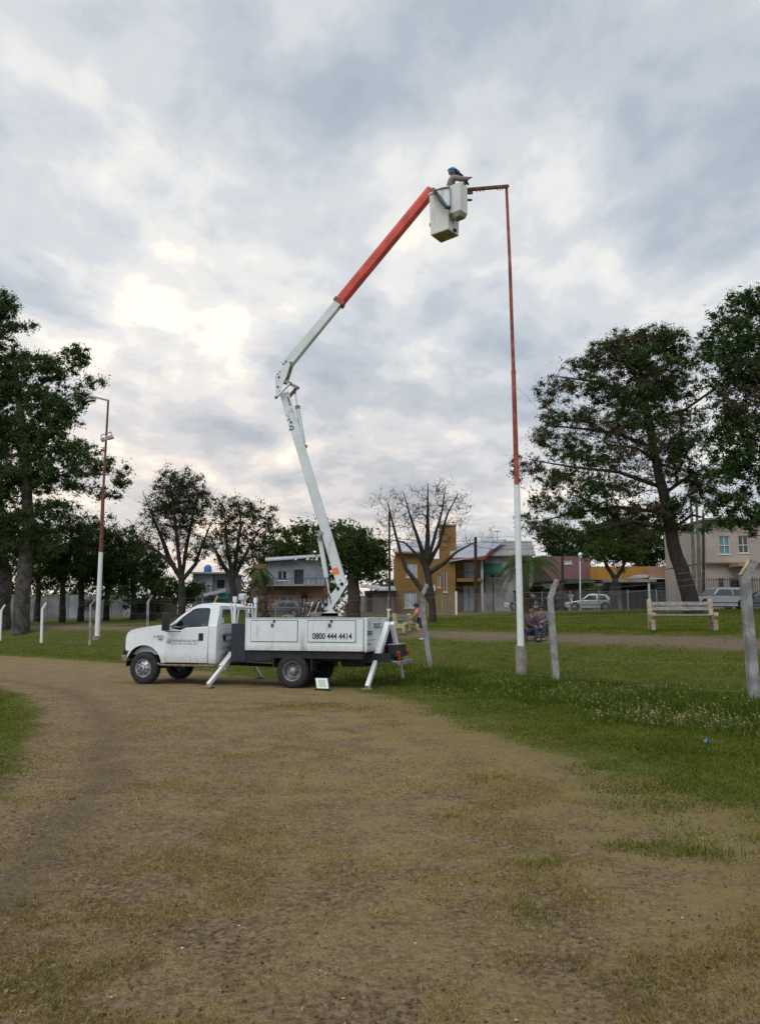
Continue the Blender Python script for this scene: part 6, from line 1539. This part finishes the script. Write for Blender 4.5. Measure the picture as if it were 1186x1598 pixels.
# ------------------------------------------------------------------ cars
M_silver = mat('silver_paint', (.40, .44, .47), .3, metal=.55, coat=.5, var=.04); M_dcar = mat('charcoal_paint', (.06, .07, .085), .3, metal=.3, coat=.5, var=.05); M_bcar = mat('pale_blue_paint', (.38, .47, .52), .3, coat=.5, var=.04); M_gcar = mat('grey_silver_paint', (.30, .33, .35), .35, metal=.4, coat=.4, var=.05)
M_cglass = mat('car_glass', (.012, .016, .022), .08, spec=.9)
def car(loc, rz, paint, label, kind='hatch', L_=3.9, H_=1.44, W_c=1.66):
    root = empty('parked_car', loc, rz, label, 'car', 'cars parked along the far street')
    def B(mb, n, m, p=None, **k): return mb.build(n, m, p or root, world=False, **k)
    h = L_ / 2; w = W_c / 2; R0 = .31
    xf, xr = h - .78, -h + .62
    if kind == 'suv': R0 = .36
    belt = H_ * .62
    if kind == 'hatch': top = [(h - 1.35, belt), (h - 1.95, H_ - .04), (h - 2.3, H_), (-h + .95, H_ - .02), (-h + .42, H_ - .12), (-h + .08, belt)]
    else: top = [(h - 1.45, belt), (h - 1.95, H_ - .05), (h - 2.25, H_), (-h + .5, H_), (-h + .16, H_ - .08), (-h + .04, belt)]
    low = [(-h + .03, .35)] + [(-h + .08, .24), (xr - .38, .22)] + [(xr + .38 * math.cos(R(a)), R0 + .38 * math.sin(R(a))) for a in range(170, 9, -20)] + [(xr + .38, .20), (xf - .38, .20)] + [(xf + .38 * math.cos(R(a)), R0 + .38 * math.sin(R(a))) for a in range(170, 9, -20)] + [(xf + .38, .22), (h - .05, .26), (h, .45), (h - .03, .62), (h - .25, belt - .18 if kind == 'hatch' else belt - .08), (h - 1.0, belt - .06), (h - 1.35, belt), (-h + .08, belt), (-h, belt - .25)]
    tuck = lambda x, y, z: (x, y * (1 - .07 * (abs(x) / h) ** 4) * (1 - .05 * max(0, z - .6)), z)
    mb = MB(); mb.prism(low, -w, w, tuck); B(mb, 'body', paint, bevel=.05, seg=3)
    mb = MB(); ins = lambda z: w * .955 - (z - belt) * .34
    vs = []; n = len(top)
    for s in (-1, 1): vs += [(x, s * ins(z), z) for x, z in top]
    mb.add(vs, [tuple(range(n)), tuple(range(2 * n - 1, n - 1, -1))] + [(i, (i + 1) % n, (i + 1) % n + n, i + n) for i in range(n)]); cabn = B(mb, 'roof', paint, bevel=.04, seg=3)
    # windows: side polygons, front and rear glass, each a little proud of the shell
    cx_ = sum(x for x, z in top) / n; mid = (top[2][0] + top[3][0]) / 2
    for s in (-1, 1):
        for (xa, xb2) in ((top[0][0] - .12, mid + .04), (mid - .06, top[-1][0] + (.38 if kind == 'hatch' else .22))):
            zb_, zt2 = belt + .03, H_ - .16
            fwd = xa > mid; 
            x_top_a = xa - (.52 if fwd else 0.0); x_top_b = xb2 + (0 if fwd else .16)
            mb = MB(); q4 = [(xa, s * (ins(zb_) + .006), zb_), (xb2, s * (ins(zb_) + .006), zb_), (x_top_b, s * (ins(zt2) + .006), zt2), (x_top_a, s * (ins(zt2) + .006), zt2)]; q5 = [(x, y - s * .02, z) for x, y, z in q4]
            mb.add(q4 + q5, [(0, 1, 2, 3), (7, 6, 5, 4), (0, 4, 5, 1), (1, 5, 6, 2), (2, 6, 7, 3), (3, 7, 4, 0)]); B(mb, 'side_window', M_cglass, cabn)
    for (p, q, nm) in ((top[0], top[1], 'windshield'), (top[-1], top[-2], 'rear_window')):
        sg = 1 if nm == 'windshield' else -1
        a_ = (p[0] * .93 + q[0] * .07 + sg * .03, p[1] + .05); b_ = (p[0] * .10 + q[0] * .90 + sg * .03, q[1] - .04); mb = MB()
        mb.add([(a_[0], -ins(a_[1]) + .10, a_[1]), (a_[0], ins(a_[1]) - .10, a_[1]), (b_[0], ins(b_[1]) - .08, b_[1]), (b_[0], -ins(b_[1]) + .08, b_[1]), (a_[0] - sg * .06, -ins(a_[1]) + .10, a_[1]), (a_[0] - sg * .06, ins(a_[1]) - .10, a_[1]), (b_[0] - sg * .06, ins(b_[1]) - .08, b_[1]), (b_[0] - sg * .06, -ins(b_[1]) + .08, b_[1])], [(0, 1, 2, 3), (7, 6, 5, 4), (0, 4, 5, 1), (1, 5, 6, 2), (2, 6, 7, 3), (3, 7, 4, 0)]); B(mb, nm, M_cglass, cabn)
    for x_ in (xf, xr):
        for s in (-1, 1):
            mb = MB(); mb.lathe([(.19, s * (w - .01)), (.27, s * w), (R0 - .02, s * (w - .01)), (R0, s * (w - .05)), (R0, s * (w - .18)), (.19, s * (w - .2))], (x_, 0, R0), 'y', 24, True); wh = B(mb, 'wheel', M_rub, smooth=True)
            mb = MB(); mb.lathe([(.2, s * (w - .03)), (.17, s * (w - .02)), (.06, s * (w - .005)), (.001, s * (w - .005))], (x_, 0, R0), 'y', 20)
            rm = B(mb, 'rim', M_rim, wh)
            for k in range(6):
                a = k * math.pi / 3; mb = MB(); mb.lathe([(.03, s * (w - .008)), (.03, s * (w - .002)), (.001, s * (w - .002))], (x_ + .12 * math.cos(a), 0, R0 + .12 * math.sin(a)), 'y', 8); B(mb, 'rim_hole', M_dark, wh)
    for s in (-1, 1):
        mb = MB(); mb.box(-h - .005, -h + .32, s * (w - .02), s * (w - .26), belt - .22, belt - .02); B(mb, 'tail_light', M_redl, bevel=.04)
        mb = MB(); mb.box(h - .32, h - .005, s * (w - .05), s * (w - .36), .56, .70); B(mb, 'headlight', M_lens, bevel=.04)
        mb = MB(); mb.box(h - 1.5, h - 1.38, s * (w - .02), s * (w + .13), belt + .02, belt + .13); B(mb, 'wing_mirror', paint, bevel=.03)
        mb = MB(); mb.box(-h + .9, h - 1.0, s * (w - .005), s * (w + .012), .46, .52); B(mb, 'side_moulding', M_dark, bevel=.005)
    mb = MB(); mb.box(-h - .03, -h + .02, -.26, .26, .45, .55); B(mb, 'number_plate', M_frame)
    return root
def cpos(px, d): q = at(px, 954, d); return (q.x, d, gz1(q.x, d))
car(cpos(918, 65.5), R(180 - 10), M_silver, 'silver hatchback parked facing left, behind the small forked tree')
car(cpos(852, 67.5), R(180 - 52), M_dcar, 'dark charcoal car parked beside the silver hatchback', 'suv', 4.1, 1.50, 1.72)
car(cpos(823, 64), R(180 - 10), M_bcar, 'pale blue car partly hidden behind the foot of the floodlight pole', 'hatch', 3.8, 1.30)
car(cpos(1118, 57), R(180 + 12), M_gcar, 'grey silver estate car parked behind the concrete bench', 'suv', 4.4, 1.62, 1.75)
car(cpos(1188, 57.5), R(180 - 12), M_dcar, 'dark car parked at the right edge of the photo', 'hatch', 4.2, 1.4, 1.7)
car(cpos(436, 64), R(180 - 6), M_dcar, 'dark car glimpsed in front of the grey house over the truck bed', 'hatch', 4.0, 1.4, 1.68)

# ------------------------------------------------------------------ people
M_skin = mat('skin', (.36, .20, .14), .6, var=.08, vscale=20); M_skin2 = mat('tanned_skin', (.30, .17, .11), .6, var=.08, vscale=20)
def skinned(name, joints, edges, radii, m, parent, sub=2):
    me = bpy.data.meshes.new(name + '_rig'); me.from_pydata([tuple(j) for j in joints], edges, []); me.update()
    o = bpy.data.objects.new(name + '_rig', me); COL.objects.link(o)
    md = o.modifiers.new('s', 'SKIN'); md.use_smooth_shade = True
    for i, sv in enumerate(me.skin_vertices[0].data):
        r = radii[i]; sv.radius = (r, r) if not isinstance(r, tuple) else r; sv.use_root = (i == 0)
    sbm = o.modifiers.new('d', 'SUBSURF'); sbm.levels = sub; sbm.render_levels = sub
    bpy.context.view_layer.update()
    nm = bpy.data.meshes.new_from_object(o.evaluated_get(bpy.context.evaluated_depsgraph_get())); nm.name = name
    bpy.data.objects.remove(o)
    nm.materials.clear()
    return link(name, nm, m, parent, False)
def person(loc, rz, J, label, shirt, trousers, hair, sleeves=True, shorts=False, helmet=None, scale=1.0, shoes=None):
    """J: joint dict in local metres (x right, y forward is -y towards camera, z up)"""
    root = empty('person', loc, rz, label, 'person'); S = scale
    V = {k: Vector(v) * S for k, v in J.items()}
    names = ['pelvis', 'belly', 'chest', 'neck', 'headb', 'head', 'headt', 'ls', 'le', 'lw', 'lh', 'rs', 're', 'rw', 'rh', 'lhip', 'lk', 'la', 'lt', 'rhip', 'rk', 'ra', 'rt']
    V['headb'] = V['neck'].lerp(V['head'], .45); V['headt'] = V['head'] + (V['head'] - V['neck']).normalized() * .09 * S
    V['belly'] = V['pelvis'].lerp(V['chest'], .5)
    for s in 'lr':
        V[s + 'h'] = V[s + 'w'] + (V[s + 'w'] - V[s + 'e']).normalized() * .075 * S
        V[s + 't'] = V[s + 'a'] + V.get('toe', Vector((0, -.15, -.04))) * S if 'toe' in V else V[s + 'a'] + Vector((0, -.14, -.03)) * S
    rad = dict(pelvis=(.135, .10), belly=(.13, .095), chest=(.145, .10), neck=.055, headb=.062, head=.092, headt=.070, ls=.062, le=.043, lw=.030, lh=.036, rs=.062, re=.043, rw=.030, rh=.036, lhip=.085, lk=.056, la=.038, lt=.035, rhip=.085, rk=.056, ra=.038, rt=.035)
    ed = [('pelvis', 'belly'), ('belly', 'chest'), ('chest', 'neck'), ('neck', 'headb'), ('headb', 'head'), ('head', 'headt'), ('chest', 'ls'), ('ls', 'le'), ('le', 'lw'), ('lw', 'lh'), ('chest', 'rs'), ('rs', 're'), ('re', 'rw'), ('rw', 'rh'), ('pelvis', 'lhip'), ('lhip', 'lk'), ('lk', 'la'), ('la', 'lt'), ('pelvis', 'rhip'), ('rhip', 'rk'), ('rk', 'ra'), ('ra', 'rt')]
    def sk(n_, nm, inf, m, p):
        sub = [x for x in names if x in n_]; ix = {x: i for i, x in enumerate(sub)}
        rr = [(tuple(a * S + inf for a in rad[x]) if isinstance(rad[x], tuple) else rad[x] * S + inf) for x in sub]
        return skinned(nm, [V[x] for x in sub], [(ix[a], ix[b_]) for a, b_ in ed if a in ix and b_ in ix], rr, m, p)
    bd = sk(names, 'body', 0, M_skin, root)
    sk(['pelvis', 'belly', 'chest', 'ls', 'le', 'rs', 're'] + (['lw', 'rw'] if sleeves else []), 'shirt', .026, shirt, root)
    sk(['pelvis', 'lhip', 'lk', 'rhip', 'rk'] + ([] if shorts else ['la', 'ra']), 'shorts' if shorts else 'trousers', .022, trousers, root)
    # fingers and thumb
    mb = MB()
    for s in 'lr':
        d = (V[s + 'h'] - V[s + 'w']).normalized(); a = d.cross(Vector((.3, .2, 1))).normalized(); b_ = d.cross(a)
        for k, (o_, l_) in enumerate(((-.027, .062), (-.009, .074), (.009, .070), (.026, .055))):
            p = V[s + 'h'] + a * o_ * S; q = p + d * l_ * .6 * S - b_ * .006 * S; r_ = q + d * l_ * .35 * S + b_ * .03 * S; mb.tube([p, q, r_], [.010 * S, .009 * S, .007 * S], 6)
        p = V[s + 'w'].lerp(V[s + 'h'], .4) + a * .025 * S; mb.tube([p, p + a * .035 * S + d * .02 * S, p + a * .04 * S + d * .055 * S], [.012 * S, .011 * S, .008 * S], 6)
    mb.build('fingers', M_skin, root, world=False, smooth=True)
    # face, ears, hair
    hd = V['head']; up = (V['headt'] - V['head']).normalized(); fw = Vector(J.get('face', (0, -1, 0))).normalized(); fw = (fw - up * fw.dot(up)).normalized(); sd_ = up.cross(fw)
    mb = MB(); mb.add([hd + fw * .092 * S + up * .02 * S, hd + fw * .118 * S - up * .02 * S, hd + fw * .09 * S - up * .032 * S + sd_ * .016 * S, hd + fw * .09 * S - up * .032 * S - sd_ * .016 * S], [(0, 1, 2), (0, 3, 1), (1, 3, 2)])
    for s in (-1, 1): mb.sphere(hd + sd_ * s * .095 * S - up * .005 * S, .025 * S, 8, 5, (.5, .8, 1))
    mb.build('nose_and_ears', M_skin, root, world=False, smooth=True)
    mb = MB()
    for s in (-1, 1): mb.sphere(hd + fw * .086 * S + up * .012 * S + sd_ * s * .032 * S, .011 * S, 6, 4)
    mb.tube([hd + fw * .09 * S - up * .055 * S - sd_ * .022 * S, hd + fw * .095 * S - up * .055 * S, hd + fw * .09 * S - up * .055 * S + sd_ * .022 * S], .004 * S, 5); mb.build('eyes_and_mouth', M_seat, root, world=False)
    mb = MB(); n = len(mb.v); mb.sphere((0, 0, 0), .112 * S, 16, 10)
    M3 = Matrix((sd_, fw, up)).transposed(); keepf = []
    for i, v in enumerate(mb.v):
        q = Vector(v); mb.v[i] = tuple(hd + M3 @ Vector((q.x, q.y * 1.05 - .012 * S, max(q.z, -.075 * S if q.y < .02 * S else .02 * S) + .015 * S)))
    mb.build('helmet' if helmet else 'hair', helmet or hair, root, world=False, smooth=True)
    if helmet:
        mb = MB(); mb.lathe([(.10 * S, 0), (.135 * S, -.008 * S), (.135 * S, .004 * S), (.10 * S, .014 * S)], (0, 0, 0), 'z', 20, True)
        for i, v in enumerate(mb.v):
            q = Vector(v); mb.v[i] = tuple(hd + M3 @ Vector((q.x, q.y * 1.15 + .01 * S, q.z + .035 * S)))
        mb.build('helmet_brim', helmet, root, world=False, smooth=True)
    if shoes:
        for s in 'lr':
            mb = MB(); mb.tube([V[s + 'a'] + Vector((0, .04, -.03)) * S, V[s + 'a'] + Vector((0, -.05, -.045)) * S, V[s + 't'] + Vector((0, -.05, -.02)) * S], [.05 * S, .05 * S, .038 * S], 10); mb.build('shoe', shoes, root, world=False, smooth=True)
    return root
# worker in the bucket: facing right and slightly away, both arms raised to the lamp arm
floor_z = zb + .05
wk = at(706, 300, 20.12)
hz_ = 1.0
J = dict(pelvis=(0, 0, .95), chest=(.05, -.02, 1.34), neck=(.085, -.02, 1.50), head=(.11, -.03, 1.64), ls=(.09, .17, 1.42), le=(.30, .22, 1.30), lw=(.45, .12, 1.48), rs=(.09, -.19, 1.42), re=(.34, -.22, 1.33), rw=(.47, -.10, 1.44),
         lhip=(0, .09, .92), lk=(.02, .10, .50), la=(0, .11, .08), rhip=(0, -.09, .92), rk=(.02, -.10, .50), ra=(0, -.11, .08), face=(.95, .1, .35), toe=(.15, 0, -.04))
person((at(700.5, 300, cb.y).x, cb.y, floor_z), R(0), J, 'lineman in a blue helmet reaching up to the lamp arm from the bucket', mat('grey_brown_cloth', (.24, .20, .19), .9, var=.15, vscale=12), mat('navy_cloth', (.02, .025, .045), .9, var=.1), M_seat, scale=1.10, helmet=mat('blue_helmet', (.03, .17, .44), .4, coat=.4), shoes=M_seat)
mb = MB(); a_ = at(712.5, 268.5, cb.y - .08); b_ = at(728, 283, cb.y - .05); mb.bar(a_, b_, .075, .07, (0, 1, 0)); mb.bar(a_.lerp(b_, .05), a_.lerp(b_, .6), .11, .085, (0, 1, 0)); mb.tube([b_, at(731, 288, cb.y)], .03, 8)
tag(mb.build('lamp_fitting', M_dark, bevel=.01), 'dark elongated lamp fitting held up by the lineman', 'lamp')
# child by the yellow bench
q = at(656, 980, 31.0); g = gz1(q.x, 31)
J = dict(pelvis=(0, 0, .80), chest=(-.10, -.02, 1.12), neck=(-.15, -.03, 1.25), head=(-.19, -.05, 1.37), ls=(-.12, .14, 1.20), le=(-.26, .16, 1.0), lw=(-.36, .10, .84), rs=(-.12, -.15, 1.20), re=(-.22, -.2, 1.02), rw=(-.34, -.15, .90),
         lhip=(.02, .08, .78), lk=(.10, .10, .43), la=(.16, .12, .07), rhip=(.0, -.08, .78), rk=(-.02, -.12, .42), ra=(.06, -.12, .07), face=(-1, 0, -.2), toe=(-.14, 0, -.03))
person((q.x + .02, 31.0, g), R(0), J, 'child in a pink and red top and black shorts beside the leaning post', mat('pink_red_cloth', (.50, .10, .13), .9, col2=(.62, .32, .34), vscale=5), M_seat, mat('dark_hair', (.025, .018, .014), .8), sleeves=False, shorts=True, scale=.98, shoes=mat('pale_shoe', (.4, .4, .4), .7))
# two seated people near the pole foot
q = at(829, 982, 26.8); g = gz1(q.x, 26.8)
J = dict(pelvis=(0, .05, .34), chest=(-.02, .0, .72), neck=(-.02, -.03, .86), head=(-.01, -.06, .99), ls=(-.2, 0, .80), le=(-.27, -.14, .58), lw=(-.14, -.32, .50), rs=(.17, 0, .80), re=(.26, -.12, .58), rw=(.12, -.32, .52),
         lhip=(-.09, .03, .32), lk=(-.14, -.36, .46), la=(-.12, -.38, .08), rhip=(.09, .03, .32), rk=(.16, -.36, .46), ra=(.14, -.36, .08), face=(.2, -1, -.1))
person((q.x, 26.8, g), R(35), J, 'seated person in a maroon top and blue jeans just right of the pole foot', mat('maroon_cloth', (.07, .035, .06), .9, var=.2), mat('blue_denim', (.02, .045, .09), .9, var=.2), mat('brown_hair', (.10, .06, .035), .8), shoes=M_seat)
q = at(846, 976, 27.6); g = gz1(q.x, 27.6)
person((q.x, 27.6, g), R(-25), J, 'seated person with dark hair in grey clothes beside the middle fence post', mat('grey_plum_cloth', (.12, .10, .12), .9, var=.2), mat('slate_cloth', (.06, .065, .09), .9, var=.2), MATS['dark_hair'], shoes=M_seat)
for pos, l_ in (((829, 26.8), 'low stool under the person in the maroon top'), ((846, 27.6), 'low stool under the person in grey clothes')):
    q = at(pos[0], 980, pos[1]); g = gz1(q.x, pos[1]); st = empty('stool', (q.x, pos[1] + .05, g), 0, l_, 'stool'); mb = MB(); mb.box(-.2, .2, -.18, .18, .18, .23); mb.build('seat', M_barkr, st, world=False, bevel=.01)
    for sx in (-1, 1):
        for sy in (-1, 1): mb = MB(); mb.box(sx * .17 - .018, sx * .17 + .018, sy * .15 - .018, sy * .15 + .018, -.04, .18); mb.build('leg', M_barkr, st, world=False)
EXP = {'wheel_arch_liner', 'mud_flap', 'rim_hole', 'panel_rib', 'pivot_pin', 'bolt', 'vent_slot', 'slot_frame', 'gate_bar', 'stand', 'lamp_mount', 'hydraulic_hose', 'control_lever', 'link_pin', 'link_bar', 'keyhole', 'window_bar', 'fascia', 'nose_and_ears', 'wiper', 'headrest', 'rail', 'seat'}
for o in list(bpy.data.objects):
    if o.type == 'MESH' and o.name.split('.')[0] in EXP and not o.children: explode(o)
print('TREES', TREE_FACES, sum(a + b_ for _, a, b_, _ in TREE_FACES))
